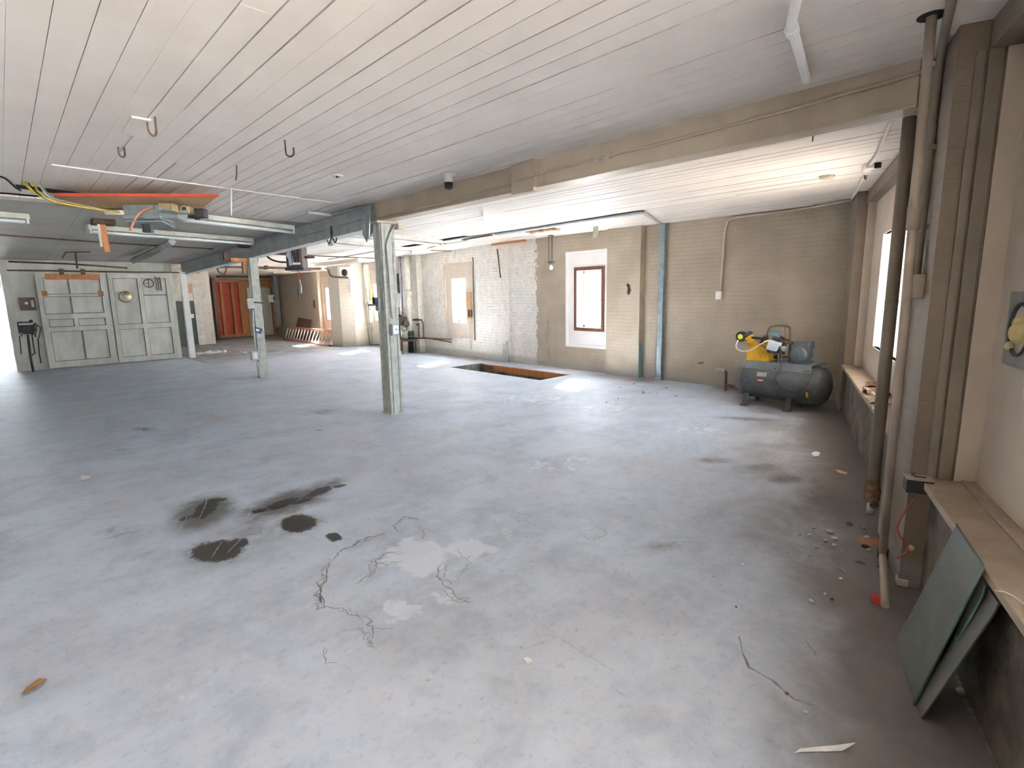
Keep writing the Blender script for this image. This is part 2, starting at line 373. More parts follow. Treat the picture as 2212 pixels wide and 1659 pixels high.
grime_shade=np.maximum(grime_shade,np.clip((P2[:,1]-13)/5,0,.62)*(P2[:,0]>3.5))
rusty=field([(1878,1168,28,11,.2,.85),(1740,1170,60,26,0,.25)])
g=G(); nv=len(P2)
me=bpy.data.meshes.new('floor')
vv=np.concatenate([P2,np.zeros((nv,1))],1); ev=[];ef=[];emi=[]
def ribbon(pxs, wid, mi, jag=.012, step=.02, z=.0012):
    pts=[fl(*q) for q in pxs]; path=[]
    for p,q in zip(pts[:-1],pts[1:]):
        k=max(2,int(np.linalg.norm(q-p)/step))
        path+=[p+(q-p)*t/k for t in range(k)]
    path.append(pts[-1]); k=len(path)
    off=np.cumsum(rng.normal(0,jag,(k,2)),0); off-=np.linspace(0,1,k)[:,None]*off[-1]
    path=[p+np.array([*o*.6,0])+np.array([*rng.normal(0,jag*.35,2),0]) for p,o in zip(path,off)]
    b=nv+len(ev)
    for i,p in enumerate(path):
        t=path[min(i+1,k-1)]-path[max(i-1,0)]; s=np.array([-t[1],t[0],0]); s/=np.linalg.norm(s)+1e-9
        ww=wid*rng.uniform(.3,1.2)*(.25+.75*math.sin(PI*min(1,max(0,(i+.5)/k)))**.5)
        ev.append(tuple(p+s*ww*.5+ZU*z)); ev.append(tuple(p-s*ww*.5+ZU*z))
        if i: ef.append((b+2*i-2,b+2*i-1,b+2*i+1,b+2*i)); emi.append(mi)
for pts,wd in (([(905,1122),(870,1118),(850,1135),(868,1150)],.022),([(940,1150),(905,1138),(915,1160),(890,1172),(925,1170)],.010),([(830,1152),(800,1160),(775,1172),(765,1182),(742,1192),(716,1212)],.03),([(716,1212),(708,1245),(700,1270),(694,1310),(700,1315)],.024),([(694,1310),(740,1322),(792,1330),(800,1360),(805,1398),(815,1402)],.014),([(800,1362),(850,1357)],.008),([(800,1350),(760,1362),(730,1370)],.006),([(700,1400),(692,1418),(700,1440),(725,1432)],.010),([(875,1195),(820,1200),(805,1215),(812,1232),(785,1248),(770,1260)],.016),([(805,1215),(835,1220),(872,1212)],.012),([(985,1182),(1005,1200),(1012,1210),(990,1230),(985,1250),(970,1260)],.010),([(1012,1208),(1040,1198),(1070,1196)],.007),([(950,1218),(945,1250),(965,1270),(990,1290),(1020,1300)],.018),([(1110,1118),(1132,1106),(1148,1116),(1128,1122),(1145,1130),(1165,1138),(1175,1142)],.010),([(1112,1120),(1120,1130)],.008),([(1258,1150),(1282,1165),(1300,1155),(1302,1144),(1290,1142)],.012),([(1385,1178),(1415,1186),(1450,1178),(1466,1170),(1500,1172)],.012),([(1100,1210),(1140,1218),(1168,1214),(1160,1200)],.006),([(1330,1492),(1350,1505)],.006)):
    ribbon(pts,wd*.45,1)
    for _k in range(3 if wd>=.012 else 1):
        sh=(rng.normal(0,3.0),rng.normal(0,2.0)); a_=rng.uniform(0,.5); n_=len(pts); i0=int(a_*n_); i1=max(i0+2,int((a_+.6)*n_))
        if len(pts[i0:i1])>1: ribbon([(x+sh[0],y+sh[1]) for x,y in pts[i0:i1]],wd*.5,4,.016,.012)
for pts,wd in (([(1596,1375),(1606,1410),(1622,1440),(1665,1465),(1720,1510),(1775,1528)],.012),([(1740,1380),(1765,1420)],.008)): ribbon(pts,wd,1,.004)
for pts in ([(305,1235),(345,1200),(385,1150),(405,1115)],[(395,1085),(440,1065),(470,1060)],[(430,1120),(445,1090),(450,1065)],[(485,1065),(520,1105)],[(548,1068),(545,1095),(535,1120)],[(455,1205),(480,1170)],[(490,1195),(525,1160)],[(1075,1285),(1130,1320),(1200,1370),(1270,1420),(1340,1460)],[(1100,1300),(1190,1372),(1250,1405)],[(1130,1405),(1165,1390),(1205,1375)]): ribbon(pts,.007,2,.002)
ribbon([(835,896),(640,930),(470,956),(330,985)],.008,3,.003); ribbon([(585,842),(800,815)],.006,3,.003); ribbon([(855,815),(955,797)],.006,3,.002); ribbon([(2040,1400),(2075,1480),(2110,1560),(2150,1640),(2170,1690)],.02,1,.004)
allv=np.concatenate([vv,np.array(ev)]); faces=quads.tolist()+[list(f) for f in ef]
me.from_pydata(allv.tolist(),[],faces)
me.polygons.foreach_set('material_index',[0]*len(quads)+emi)
for nm,arr in (('oil',oil),('smear',smear),('pale',pale),('grime_shade',grime_shade),('rusty',rusty)):
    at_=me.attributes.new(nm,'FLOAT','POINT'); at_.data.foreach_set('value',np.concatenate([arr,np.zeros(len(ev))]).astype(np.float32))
for m in (floorm,crackm,scratchm,jointm,M('crumbling crack edge',(.30,.295,.30),(.42,.43,.46),40,.9)): me.materials.append(m)
me.update(); o=bpy.data.objects.new('floor',me); C.objects.link(o); o['kind']='structure'
g=G(); zp=-1.2
g.box((PX0-.1,PY0-.1,zp-.1),(PX1+.1,PY1+.1,zp)); g.box((PX0-.1,PY0-.1,zp),(PX0,PY1+.1,-.002)); g.box((PX1,PY0-.1,zp),(PX1+.1,PY1+.1,-.002)); g.box((PX0,PY0-.1,zp),(PX1,PY0,-.002)); g.box((PX0,PY1,zp),(PX1,PY1+.1,-.002))
obj('wall_pit',g,pitst,kind='structure')
single('pit_board',G().box((PX1-.04,PY0+.005,-.135),(PX1-.001,PY1-.18,-.005)),orangew,'long orange pine board lining the far side of the floor pit','board',bevel=.003)
single('pit_board',G().box((PX1-.42,PY0+.001,-.14),(PX1-.05,PY0+.04,-.005)),orangew,'short orange board across the right end of the floor pit','board',bevel=.003)
single('pit_block',G().box((PX1-.075,PY1-.5,-.10),(PX1-.041,PY1-.25,-.012)),redbrn,'dark wood block at the left end of the pit lining','block',bevel=.003)

# ---- ceilings of painted boards with open joints
g=G()
def boards(x0,x1,y0,y1,fn,off,skip=()):
    k=math.floor((x0-off)/.1365); x=off+k*.1365
    while x<x1:
        cuts=[y0]; y=y0+random.uniform(.5,4)
        while y<y1: cuts.append(y); y+=random.uniform(2.2,5)
        cuts.append(y1); gap0=random.choice([.003,.004,.006,.008])
        for a,b in zip(cuts[:-1],cuts[1:]):
            gl_=gap0 if random.random()<.72 else random.choice([.001,.009,.014])
            gr_=.0006
            dz=random.choice([0,0,0,.001,-.001]); sag=random.choice([0,0,0,0,-.003])
            segs=[a]+[q for q in (7.0,9.0,12,16) if a<q<b]+[b]
            xa,xb=max(x+gl_,x0),min(x+.1365-gr_,x1)
            if xb-xa<.01: continue
            for p,q in zip(segs[:-1],segs[1:]):
                if any(xa<s1 and xb>s0 and p<t1 and q>t0 for s0,s1,t0,t1 in skip):
                    (s0,s1,t0,t1)=[s for s in skip if xa<s[1] and xb>s[0]][0]
                    parts=[(p,min(q,t0)),(max(p,t1),q)]
                else: parts=[(p,q)]
                for pp,qq in parts:
                    if qq-pp<.02: continue
                    za,zb=fn(pp)+dz,fn(qq)+dz+(sag if qq==b else 0)
                    e=.001 if qq==b else 0
                    g.hexa([(xa,pp,za),(xb,pp,za),(xb,qq-e,zb),(xa,qq-e,zb),(xa,pp,za+.02),(xb,pp,za+.02),(xb,qq-e,zb+.02),(xa,qq-e,zb+.02)])
        x+=.1365
gapL=(.2,.9,8.15,8.42)
boards(-5.2,3.70,-6.3,8.45,zL,.168,[(-.1,1.05,8.0,8.22)])
g.m=2
for xa in np.arange(-5.2,3.6,1.22):
    for ya,yb in ((8.455,10.9),(10.905,13.3),(13.305,17.0)):
        xb=min(xa+1.216,3.70); g.hexa([(xa,ya,zL(ya)),(xb,ya,zL(ya)),(xb,yb,zL(yb)),(xa,yb,zL(yb)),(xa,ya,zL(ya)+.02),(xb,ya,zL(ya)+.02),(xb,yb,zL(yb)+.02),(xa,yb,zL(yb)+.02)])
g.m=0
tearX=ce(1230,487,0,zR)[0]
boards(3.70,8.6,0,24.5,zR,.168,[(6.86,6.99,8.6,15.0),(7.0,7.13,7.6,11.4)])
boards(-5.2,3.70,17.,26,lambda y:2.53,.168)
g.m=1
for (x0,x1,y0,y1) in ((-5.4,3.8,-6.4,26),(3.6,8.9,-1,26)): g.box((x0,y0,2.83),(x1,y1,2.9))
obj('ceiling',g,[cream,voidm,M('shaded rear ceiling paint',(.46,.43,.385),(.38,.355,.315),1.2,.65)],kind='structure')  # rear sheets' paint is darkened to stand in for dimmer light there
a=ce(110,356,.003); b=ce(742,441,.003); dv=(b-a)/np.linalg.norm(b-a); sd=np.cross(dv,ZU)
obj('trim_1',G().obox((a+b)/2,(b-a)/2,sd*.022,ZU*.006),cream,kind='structure')

# ---- far wall with the row of windows
holes=[(6.24,7.36,.47,2.39),(10.37,11.55,.47,2.365),(14.05,15.45,.44,2.33),(17.6,18.95,.40,2.27)]
g=G()
def wall_Y(g,x0,x1,y0,y1,ztop,holes):
    ed=sorted({y0,y1,*[h[0] for h in holes],*[h[1] for h in holes]})
    for p,q in zip(ed[:-1],ed[1:]):
        h=[h for h in holes if h[0]<=p+1e-6 and h[1]>=q-1e-6]
        if h: g.box((x0,p,0),(x1,q,h[0][2])); g.box((x0,p,h[0][3]),(x1,q,ztop))
        else: g.box((x0,p,0),(x1,q,ztop))
wall_Y(g,XW,XW+.42,2.0,24.4,2.8,holes)
# piers standing out of it
def pier(y0,y1,d,z1=2.8): g.box((XW-d,y0,0),(XW+.05,y1,z1))
pier(5.5,6.23,.13); pier(2.2,2.74,.07); pier(9.04,9.85,.045); pier(12.56,13.2,.17); pier(15.5,15.95,.05); pier(19.05,19.35,.12)
obj('wall_far',g,brickF,kind='structure')
# brick chimney breast
cp=[(XW,17.0),(7.75,16.75),(7.55,16.36),(7.72,15.98),(8.05,15.72),(XW,15.66)]
obj('wall_chimney',G().prism([(x,y,0) for x,y in cp],(0,0,2.6)),brickC,kind='structure')

def pane_window(n, ho, op, fr=None, xs_=.20, panelm=whitep, sash=True, pw=.045):
    y0,y1,z0,z1=ho; a0,a1,b0,b1=op
    g=G(); X0,X1=XW+.015,XW+.05                      # boarded-in surround
    for (p,q,r,s) in ((y0,a0,z0,z1),(a1,y1,z0,z1),(a0,a1,z0,b0),(a0,a1,b1,z1)): g.box((X0,p,r),(X1,q,s))
    root=obj('window_%d'%n,g,panelm,kind='structure')
    g=G()
    t=.05
    for (p,q,r,s) in ((y0,y0+t,z0,z1),(y1-t,y1,z0,z1),(y0+t,y1-t,z0,z0+t),(y0+t,y1-t,z1-t,z1)): g.box((XW-.012,p,r),(X0+.004,q,s))
    obj('casing',g,panelm,root,bevel=.003)
    g=G(); Xe=XW+.40
    g.box((X1-.005,a0-.03,b0-.03),(Xe,a0,b1+.03)); g.box((X1-.005,a1,b0-.03),(Xe,a1+.03,b1+.03)); g.box((X1-.005,a0,b0-.03),(Xe,a1,b0)); g.box((X1-.005,a0,b1),(Xe,a1,b1+.03))
    obj('reveal',g,whitep,root)
    if fr:
        g=G(); t=.066
        for (p,q,r,s) in ((a0-t,a0+.005,b0-t,b1+t),(a1-.005,a1+t,b0-t,b1+t),(a0,a1,b0-t,b0+.005),(a0,a1,b1-.005,b1+t)): g.box((XW-.012,p,r),(XW+.03,q,s))
        obj('frame',g,brown,root,bevel=.004)
    Xs=XW+xs_; g=G(); zm=(b0+b1)/2-.02
    for (p,q,r,s) in ((a0,a0+pw,b0,b1),(a1-pw,a1,b0,b1),(a0,a1,b0,b0+pw),(a0,a1,b1-pw,b1),(a0,a1,zm-.014,zm+.014)): g.box((Xs,p,r),(Xs+.035,q,s))
    obj('sash',g,sashm,root,bevel=.003)
    obj('pane',G().box((Xs+.015,a0+.02,b0+.02),(Xs+.02,a1-.02,b1-.02)),pane,root)
    sky_portal('sky_%d'%n,(XW+.43,(a0+a1)/2,(b0+b1)/2),(-1,0,0),a1-a0,b1-b0)
    return root
pane_window(1,holes[0],(6.45,7.07,.875,2.01),True)
pane_window(2,holes[1],(10.68,11.25,.86,1.975),panelm=creamp)
pane_window(3,holes[2],(14.62,15.27,.82,1.93),panelm=creamp)
pane_window(4,holes[3],(17.9,18.7,.765,1.88),panelm=creamp)

# ---- right wall: piers, boarded window bays, sills
g=G()
VO=-1.35
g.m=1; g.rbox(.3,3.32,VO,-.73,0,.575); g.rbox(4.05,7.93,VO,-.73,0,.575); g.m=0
g.rbox(3.32,4.05,VO,-.633,0,2.8); g.rbox(7.93,9.4,VO,-.70,0,2.8); g.rbox(-.15,.3,VO,-.633,0,2.8); g.rbox(-7,-3.6,VO,-.633,0,2.8); g.rbox(-3.6,-.15,VO,-.73,0,.575)
g.rbox(.3,3.32,VO,-.75,2.637,2.8); g.rbox(4.05,7.93,VO,-.80,2.59,2.8); g.rbox(-3.6,-.15,VO,-.75,2.637,2.8)
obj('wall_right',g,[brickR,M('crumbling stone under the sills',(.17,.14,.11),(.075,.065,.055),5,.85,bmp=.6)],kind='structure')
def bay(n,u0,u1,ztop,op):
    g=G(); a0,a1,b0,b1=op; zb=.60
    for (p,q,r,s) in ((u0,a0,zb,ztop),(a1,u1,zb,ztop),(a0,a1,zb,b0),(a0,a1,b1,ztop)): g.rbox(p,q,-.95,-.9,r,s)
    root=obj('window_%d'%n,g,creamp,kind='structure')
    g=G(); g.rbox(u0,u0+.012,-.9,-.812,zb,ztop); g.rbox(u1-.012,u1,-.9,-.812,zb,ztop); obj('jamb',g,creamp,root)
    g=G(); Ve=VO
    g.rbox(a0-.03,a0,Ve,-.905,b0-.03,b1+.03); g.rbox(a1,a1+.03,Ve,-.905,b0-.03,b1+.03); g.rbox(a0,a1,Ve,-.905,b0-.03,b0); g.rbox(a0,a1,Ve,-.905,b1,b1+.03)
    obj('reveal',g,whitep,root)
    g=G(); t=.05; um=(a0+a1)/2; zm=(b0+b1)/2
    for (p,q,r,s) in ((a0,a0+t,b0,b1),(a1-t,a1,b0,b1),(a0,a1,b0,b0+t),(a0,a1,b1-t,b1),(a0,a1,zm-.015,zm+.015)): g.rbox(p,q,-1.26,-1.22,r,s)
    obj('sash',g,whitep,root)
    g=G(); g.rbox(a0,a1,-1.245,-1.24,b0,b1); obj('pane',g,pane,root)
    sky_portal('sky_%d'%n,RW(um,VO-.03,zm),tuple(N),a1-a0,b1-b0)
    return root
bay(5,4.05,7.93,2.59,(5.75,7.19,.93,2.155))
bay(6,.3,3.32,2.637,(.45,1.8,.72,2.4))
bay(7,-3.6,-.15,2.637,(-3.4,-.35,.72,2.5))
g=G(); g.rbox(4.05,7.93,-.84,-.68,.585,.62); g.rbox(4.05,7.93,-.9,-.84,.58,.607); obj('trim_2',g,sillp,kind='structure',bevel=.004)
g=G(); g.rbox(.3,3.315,-.84,-.675,.585,.62); g.rbox(.3,3.315,-.9,-.84,.58,.628); obj('trim_3',g,sillp,kind='structure',bevel=.004)
g=G(); g.rbox(3.302,3.322,-.735,-.70,.62,2.637); g.rbox(3.302,3.322,-.80,-.745,.62,2.637); obj('trim_4',g,taupe,kind='structure',bevel=.003)

# ---- barn-door wall, back walls, unseen sides of the room
YB=16.75
g=G(); g.box((.12,YB,0),(3.42,YB+.16,2.62)); g.box((.09,YB-.03,0),(.22,YB+.2,2.62)); g.box((3.27,YB-.05,0),(3.40,YB,2.60))
obj('wall_partition',g,barnm,kind='structure')
g=G(); g.box((.10,YB+.2,0),(.22,24.4,2.62)); obj('wall_passage',g,barnm,kind='structure')
YE=23.7
g=G(); g.box((3.4,21.0,0),(5.38,21.2,2.8)); g.box((5.26,21.2,0),(5.38,YE+.3,2.8)); g.box((.1,24.4,0),(5.4,24.6,2.8)); obj('wall_stair',g,stucco,kind='structure')
g=G(); g.box((5.36,YE+.02,0),(9,YE+.3,2.8)); obj('wall_back',g,brickB,kind='structure')
g=G(); g.box((-5.2,24.4,2.05),(.12,24.6,2.8)); g.box((-5.2,24.4,0),(-1.0,24.6,2.1)); obj('wall_end',g,brickB,kind='structure'); obj('added_canopy',G().box((-2.,24.6,2.06),(3.5,27,2.16)),oldwhite,kind='structure')  # last box: unseen canopy added outside to keep sun off the passage floor
g=G()   # left side wall and front wall
g.box((-5.25,-6.3,0),(-5.0,25,2.8))
obj('wall_left',g,brickF if 0 else brickB,kind='structure')
g=G(); g.box((-5.2,-6.5,2.5),(4,-6.3,2.8)); g.box((-1.2,-6.5,0),(4,-6.3,2.5)); g.box((-5.2,-6.5,0),(-4.2,-6.3,2.5)); obj('wall_front',g,brickB,kind='structure')
for nm,loc,dr,a,b in (('sky_c',(-2.7,-6.55,1.25),(0,1,0),3,2.5),('sky_d',(-.5,24.65,1.02),(0,-1,0),1.0,2.05)): sky_portal(nm,loc,dr,a,b)
g=G(); g.box((-40,-40,-.5),(-5.25,60,-.06)); g.box((8.92,-40,-.5),(50,60,-.25)); g.box((-5.25,26,-.5),(8.92,60,-.06)); g.box((-5.25,-40,-.5),(8.92,-8,-.2)); obj('ground_outside',g,gravel,kind='structure')

# ================================================================== STEELWORK
BX0,BX1=3.657,3.80
g=G(); g.box((BX0,.72,2.545),(BX1,6.42,2.775)); g.box((BX0-.012,.72,2.53),(BX1+.02,6.42,2.546))
bm=thing('ceiling_beam','tan painted ceiling beam running from the right pier to the steel column','beam',((BX0+BX1)/2,3.5,2.53))
obj('beam',g,beamp,bm,bevel=.004)
p0=at(1112,380,0,BX0); p1=at(1160,380,0,BX0)
g=G(); g.box((BX0-.05,p1[1],2.50),(BX0+.0,p0[1],2.76)); g.box((BX0-.06,p1[1]-.02,2.53),(BX0,p1[1]+.03,2.765)); obj('splice_plate',g,beamp,bm,bevel=.004)
g=G(); yy=p1[1]-.10; g.box((BX0-.008,yy,2.53),(BX0,yy+.012,2.765)); obj('seam_strip',g,beamp,bm)
# conduit running along the beam's face
pts=[at(x,y,0,BX0-.022) for x,y in ((818,471),(900,452),(1000,428),(1095,401),(1112,393))]+[at(x,y,0,BX0-.075) for x,y in ((1125,385),(1160,377))]+[at(x,y,0,BX0-.022) for x,y in ((1180,371),(1300,341),(1480,296),(1700,239),(1880,188),(1975,160))]
pts+=[at(1996,154,0,BX0-.03),at(2010,170,0,BX0-.03)]
t=thing('beam_conduit','thin tan conduit clipped along the side of the tan ceiling beam','conduit',pts[6])
obj('pipe',G().tube(pts,.010),beamp,t)
for x,y in ((905,451),(1290,344),(1312,338)):
    q=at(x,y,0,BX0-.022); obj('clip',G().box(q-[.008,.02,.016],q+[.022,.02,.016]),creamp,t)

def riveted(name,label,x,y,wx,wy,z1,col,rot=0,cap=True):
    t=thing(name,label,'column',(x,y,0),'riveted steel columns')
    g=G(); ft=.018
    g.box((x-wx/2,y-wy/2,0),(x+wx/2,y-wy/2+ft,z1)); g.box((x-wx/2,y+wy/2-ft,0),(x+wx/2,y+wy/2,z1)); g.box((x-wx*.32,y-wy/2,0),(x-wx*.32+.014,y+wy/2,z1)); g.box((x+wx*.32-.014,y-wy/2,0),(x+wx*.32,y+wy/2,z1))
    g.box((x-wx/2-.008,y-wy/2+.03,0),(x-wx/2+.01,y-wy/2+.05,z1))
    obj('shaft',g,col,t,bevel=.003)
    g=G(); z=.12
    while z<z1-.1:
        for sx in (-.42,.42): g.ball((x+wx*sx,y-wy/2,z),.011,6,(1,.7,1))
        for sy in (-.3,.3): g.ball((x-wx/2,y+wy*sy,z+.08),.011,6,(.7,1,1))
        z+=.165
    obj('rivets',g,col,t)
    obj('base_plate',G().box((x-wx*.56,y-wy*.56,0),(x+wx*.56,y+wy*.56,.018)),col,t)
    return t
CXc,CYc=3.74,6.36
c1=riveted('steel_column','pale riveted steel column at the end of the tan beam, nearest to the camera',CXc,CYc,.19,.21,2.53,paleg)
g=G(); g.box((CXc-.16,CYc-.13,2.50),(CXc+.16,CYc+.13,2.53)); g.box((CXc+.10,CYc-.20,2.43),(CXc+.20,CYc-.10,2.50)); obj('cap_plate',g,creamp,c1,bevel=.003)
c2=riveted('steel_column','pale riveted steel column with blue tape, standing behind the hanging heater cord',3.70,11.32,.15,.17,2.36,paleg)
c3=riveted('steel_column','white flaking steel column at the right edge of the barn doors',3.63,16.60,.14,.14,2.30,whitep)
# steel beam carrying on over the columns
g=G(); x0,x1=3.657,3.79
def sb(y): return [(x0,y,zL(y)-.19),(x1,y,zL(y)-.19)]
for (xa,xb,d0,d1) in ((x0+.02,x1-.02,.140,0.0),(x0-.005,x1+.005,.155,.14),(x0+.03,x1-.03,.285,.155),(x0-.02,x1+.02,.30,.285)):
    ya,yb=6.44,16.9
    g.hexa([(xa,ya,zL(ya)-d0),(xb,ya,zL(ya)-d0),(xb,yb,zL(yb)-d0),(xa,yb,zL(yb)-d0),(xa,ya,zL(ya)-d1+.0),(xb,ya,zL(ya)-d1),(xb,yb,zL(yb)-d1),(xa,yb,zL(yb)-d1)])
sbm=single('steel_beam',g,greyst,'grey steel beam running back over the columns to the barn doors','beam')
# galvanised flashing bent over the beam joint
g=G(); q=[at(782,444,0,3.60),at(806,441,0,3.62),at(806,500,0,3.62),at(797,515,0,3.60),at(792,524,0,3.58),at(783,505,0,3.57)]
g.prism(q,(.012,.006,0)); q2=[at(790,446,0,3.55),at(800,444,0,3.55),at(797,512,0,3.55),at(791,520,0,3.55)]; g.prism(q2,(.01,0,0))
single('metal_flashing',g,galv,'crumpled galvanised sheet metal at the head of the nearest column','flashing')
g=G(); a=ce(786,447,.03); b=ce(716,465,.03); c=ce(664,459,.03)
g.obox((a+b)/2,(b-a)/2,np.array([.03,0,0]),ZU*.012)
single('metal_rail',g,galv,'grey metal rail on the ceiling running to the column head','rail')
g=G(); g.obox((b+c)/2,(c-b)/2,np.array([0,.025,0]),ZU*.015)
single('light_strip',g,whitep,'short white strip on the ceiling beside the grey beam','strip')
# switch boxes, conduits and bits on the columns
q=at(851,712,1,CYc-.105)
t=thing('switch_box','small grey switch box on the front of the nearest column','switch box',q-[0,.03,.06])
obj('box',G().box(q+[-.055,-.045,-.075],q+[.055,.0,.075]),greyst,t,bevel=.004)
obj('cover',G().box(q+[-.04,-.05,-.055],q+[.04,-.045,.055]),galv,t,bevel=.002); obj('toggle',G().cyl(q+[.012,-.05,.005],q+[.012,-.066,.005],.016),whitep,t)
pts=[at(848,688,1,CYc-.125),at(844,640,1,CYc-.125),at(838,560,1,CYc-.125),at(834,530,1,CYc-.125),at(842,505,1,CYc-.125),at(852,488,1,CYc-.125),at(858,480,1,CYc-.13)]
single('column_conduit',G().tube(pts,.011,8,2),paleg,'thin conduit climbing the front of the nearest column from its switch box','conduit')
q=at(818,657,0,3.61)
t=thing('lever_switch','black lever switch on the left side of the nearest column','switch',q)
obj('box',G().box(q+[-.03,-.045,-.09],q+[.035,.045,.07]),greyst,t,bevel=.004); obj('lever',G().box(q+[-.15,-.012,-.02],q+[-.03,.012,.005]).box(q+[-.07,-.03,.0],q+[-.03,.03,.09]),black,t)
q=at(541,655,1,11.2)
t=thing('switch_box','green grey switch box on the left of the blue taped column','switch box',q)
obj('box',G().box(q+[-.07,-.05,-.10],q+[.05,.04,.09]),paleg,t,bevel=.004); obj('lever',G().tube([q+[.05,-.04,.02],q+[.2,-.05,.0],q+[.26,-.05,.01]],.010),darkst,t)
q=at(549,768,1,11.2)
t=thing('outlet_box','white outlet box low on the blue taped column','outlet',q)
obj('box',G().box(q+[-.06,-.04,-.09],q+[.07,.04,.09]),paleg,t,bevel=.004); obj('cover',G().box(q+[-.03,-.05,-.06],q+[.05,-.04,.06]),whitep,t,bevel=.004)
pts=[at(546,670,1,11.2),at(547,700,1,11.2),at(552,755,1,11.2)]; pts2=[at(556,782,1,11.2),at(562,813,1,11.2)]
single('column_conduit',G().tube(pts,.018),paleg,'upright conduit between the two boxes on the blue taped column','conduit')
single('column_conduit',G().tube(pts2,.018),paleg,'short conduit from the low outlet box down to the floor by the blue taped column','conduit')
q=at(556,713,1,11.22)
t=thing('card_label','blue card label taped askew to the column below the switch','label',q); r=Matrix.Rotation(.35,3,'Y')
ex=np.array(r@V((.085,0,0))); ez=np.array(r@V((0,0,.05)))
obj('card',G().obox(q,ex,(0,.008,0),ez),blueb,t); obj('patch',G().obox(q-[0,.009,0],ex*.35,(0,.002,0),ez*.45),whitep,t)
a=at(524,566,1,11.35); b=at(537,592,1,11.35)
single('wood_block',G().box(a,b+[0,.09,0]),ply,'pale wood block fixed beside the top of the blue taped column','block',bevel=.003)
a=at(497,557,1,11.3); b=at(534,566,1,11.3)
t=thing('timber_piece','red brown timber wedged under the grey beam by the blue taped column','timber',(a+b)/2)
obj('board',G().box(a+[0,-.03,0],b+[0,.05,0]),orangew,t,bevel=.003)
obj('block',G().box(at(482,545,1,11.3)+[0,-.02,0],at(496,562,1,11.3)+[0,.05,0]),rust,t)

# ================================================================== FITTINGS ON THE CEILING
def hook(px,py,label,r=.032,drop=.03,ang=0,grp='hooks in the ceiling',ln=.06):
    top=ce(px,py); ca,sa=math.cos(ang),math.sin(ang)
    pts=[top]+[top-[0,0,ln]]
    for k in range(9):
        t=PI*k/8; off=r*(1-math.cos(t)); pts.append(top+[off*ca,off*sa,-ln-r*math.sin(t)])
    pts.append(pts[-1]+[0,0,.035])
    return single('ceiling_hook',G().tube(pts,.006,8),rust,label,'hook',grp)
hook(334,252,'rusty open hook in the boards beside the raised white patch',.036,ang=PI+.7,ln=.09)
hook(268,318,'small rusty hook closest to the dark ceiling strip',.03,ang=PI+.7,ln=.05)
hook(615,302,'rusty hook in the middle of the boarded ceiling, above the ring',.03,ang=-.7,ln=.09)
q=ce(511,357); single('ceiling_spike',G().tube([q,q-[.008,0,.09],q-[.02,0,.13]],.006),rust,'bare iron spike hanging from the boards right of the hooks','spike')
q=ce(728,378,.004)
g=G(); pts=[q+[math.cos(a)*.045,math.sin(a)*.045,-.006] for a in np.linspace(0,2*PI,25)]; g.tube(pts,.011,8)
t=thing('ceiling_ring','white painted iron ring lying against the ceiling boards','ring',q-[0,0,.02]); obj('ring',g,cream,t); obj('staple',G().cyl(q,q-[0,0,.025],.012),rust,t)
# raised white patch board
q=[ce(x,y,0.001) for x,y in ((284,250),(326,257),(318,296),(266,286))]
single('ceiling_patch',G().prism(q,(0,0,-.012)),cream,'raised square white patch in the ceiling boards by the open hook','patch')
# lamp holder under the ceiling
q=ce(968,376)
t=thing('lamp_holder','white ceiling lamp holder with a black cylinder socket','lamp holder',q-[0,0,.13])
obj('base',G().lathe(q,(0,0,-1),[(.075,0),(.075,.008),(.045,.014),(.043,.075),(.043,.08)],24),cream,t); obj('socket',G().lathe(q-[0,0,.08],(0,0,-1),[(.043,0),(.040,.055),(.034,.06),(.028,.02)],24,caps=False),black,t)
# white elbow pipe under the near ceiling
q=[ce(1723,-22,.06),ce(1717,18,.045),ce(1711,40,.04),ce(1709,60,.04),ce(1718,82,.04),ce(1742,172,.04)]
t=thing('ceiling_pipe','white painted conduit with an elbow fixed under the near ceiling','conduit',q[3]-[0,0,.03])
obj('pipe',G().tube(q[:1]+q[1:3]+q[3:],.022,12,2),whitep,t); d1=(q[5]-q[3]); d1/=np.linalg.norm(d1)
for k in (0,.035): obj('collar',G().cyl(q[3]+d1*k,q[3]+d1*(k+.018),.030),whitep,t)
obj('end_cap',G().ball(q[5],.024),whitep,t)
# smoke disc + junction in the right bay
q=ce(1787,380,0,zR); single('ceiling_disc',G().lathe(q,(0,0,-1),[(.07,0),(.07,.025),(.055,.035),(.0,.036)],28),creamp,'round off white detector disc on the ceiling of the compressor bay','detector')
q=ce(1876,356,0,zR)
t=thing('ceiling_junction','cream junction block with a dark knockout on the compressor bay ceiling','junction box',q-[0,0,.05])
obj('box',G().obox(q-[0,0,.025],D*.11,N*.035,ZU*.025),cream,t,bevel=.004); obj('knockout',G().cyl(q+D*-.05+N*-.07-ZU*.045,q+D*-.05+N*-.07+ZU*.0,.028),voidm,t)
p=[ce(1938,238,.018,zR),ce(1915,285,.018,zR),ce(1903,318,.018,zR),ce(1892,340,.018,zR),ce(1878,356,.018,zR),ce(1860,395,.018,zR),ce(1840,430,.02,zR)]
single('ceiling_conduit',G().tube(p,.013,8,1),cream,'cream conduit bending through the junction block to the far corner','conduit')
q=ce(1868,372,0,zR); single('ceiling_hook',G().tube([q,q-[0,0,.05],q-[.02,.02,.075],q-[.05,.03,.06],q-[.055,.03,.04]],.006),rust,'little rusty hook on the compressor bay ceiling','hook','hooks in the ceiling')
q=ce(1757,284,0,zR); single('ceiling_spike',G().tube([q,q-[0,0,.07]],.005),rust,'tiny bent nail hanging just inside the tan beam','nail')
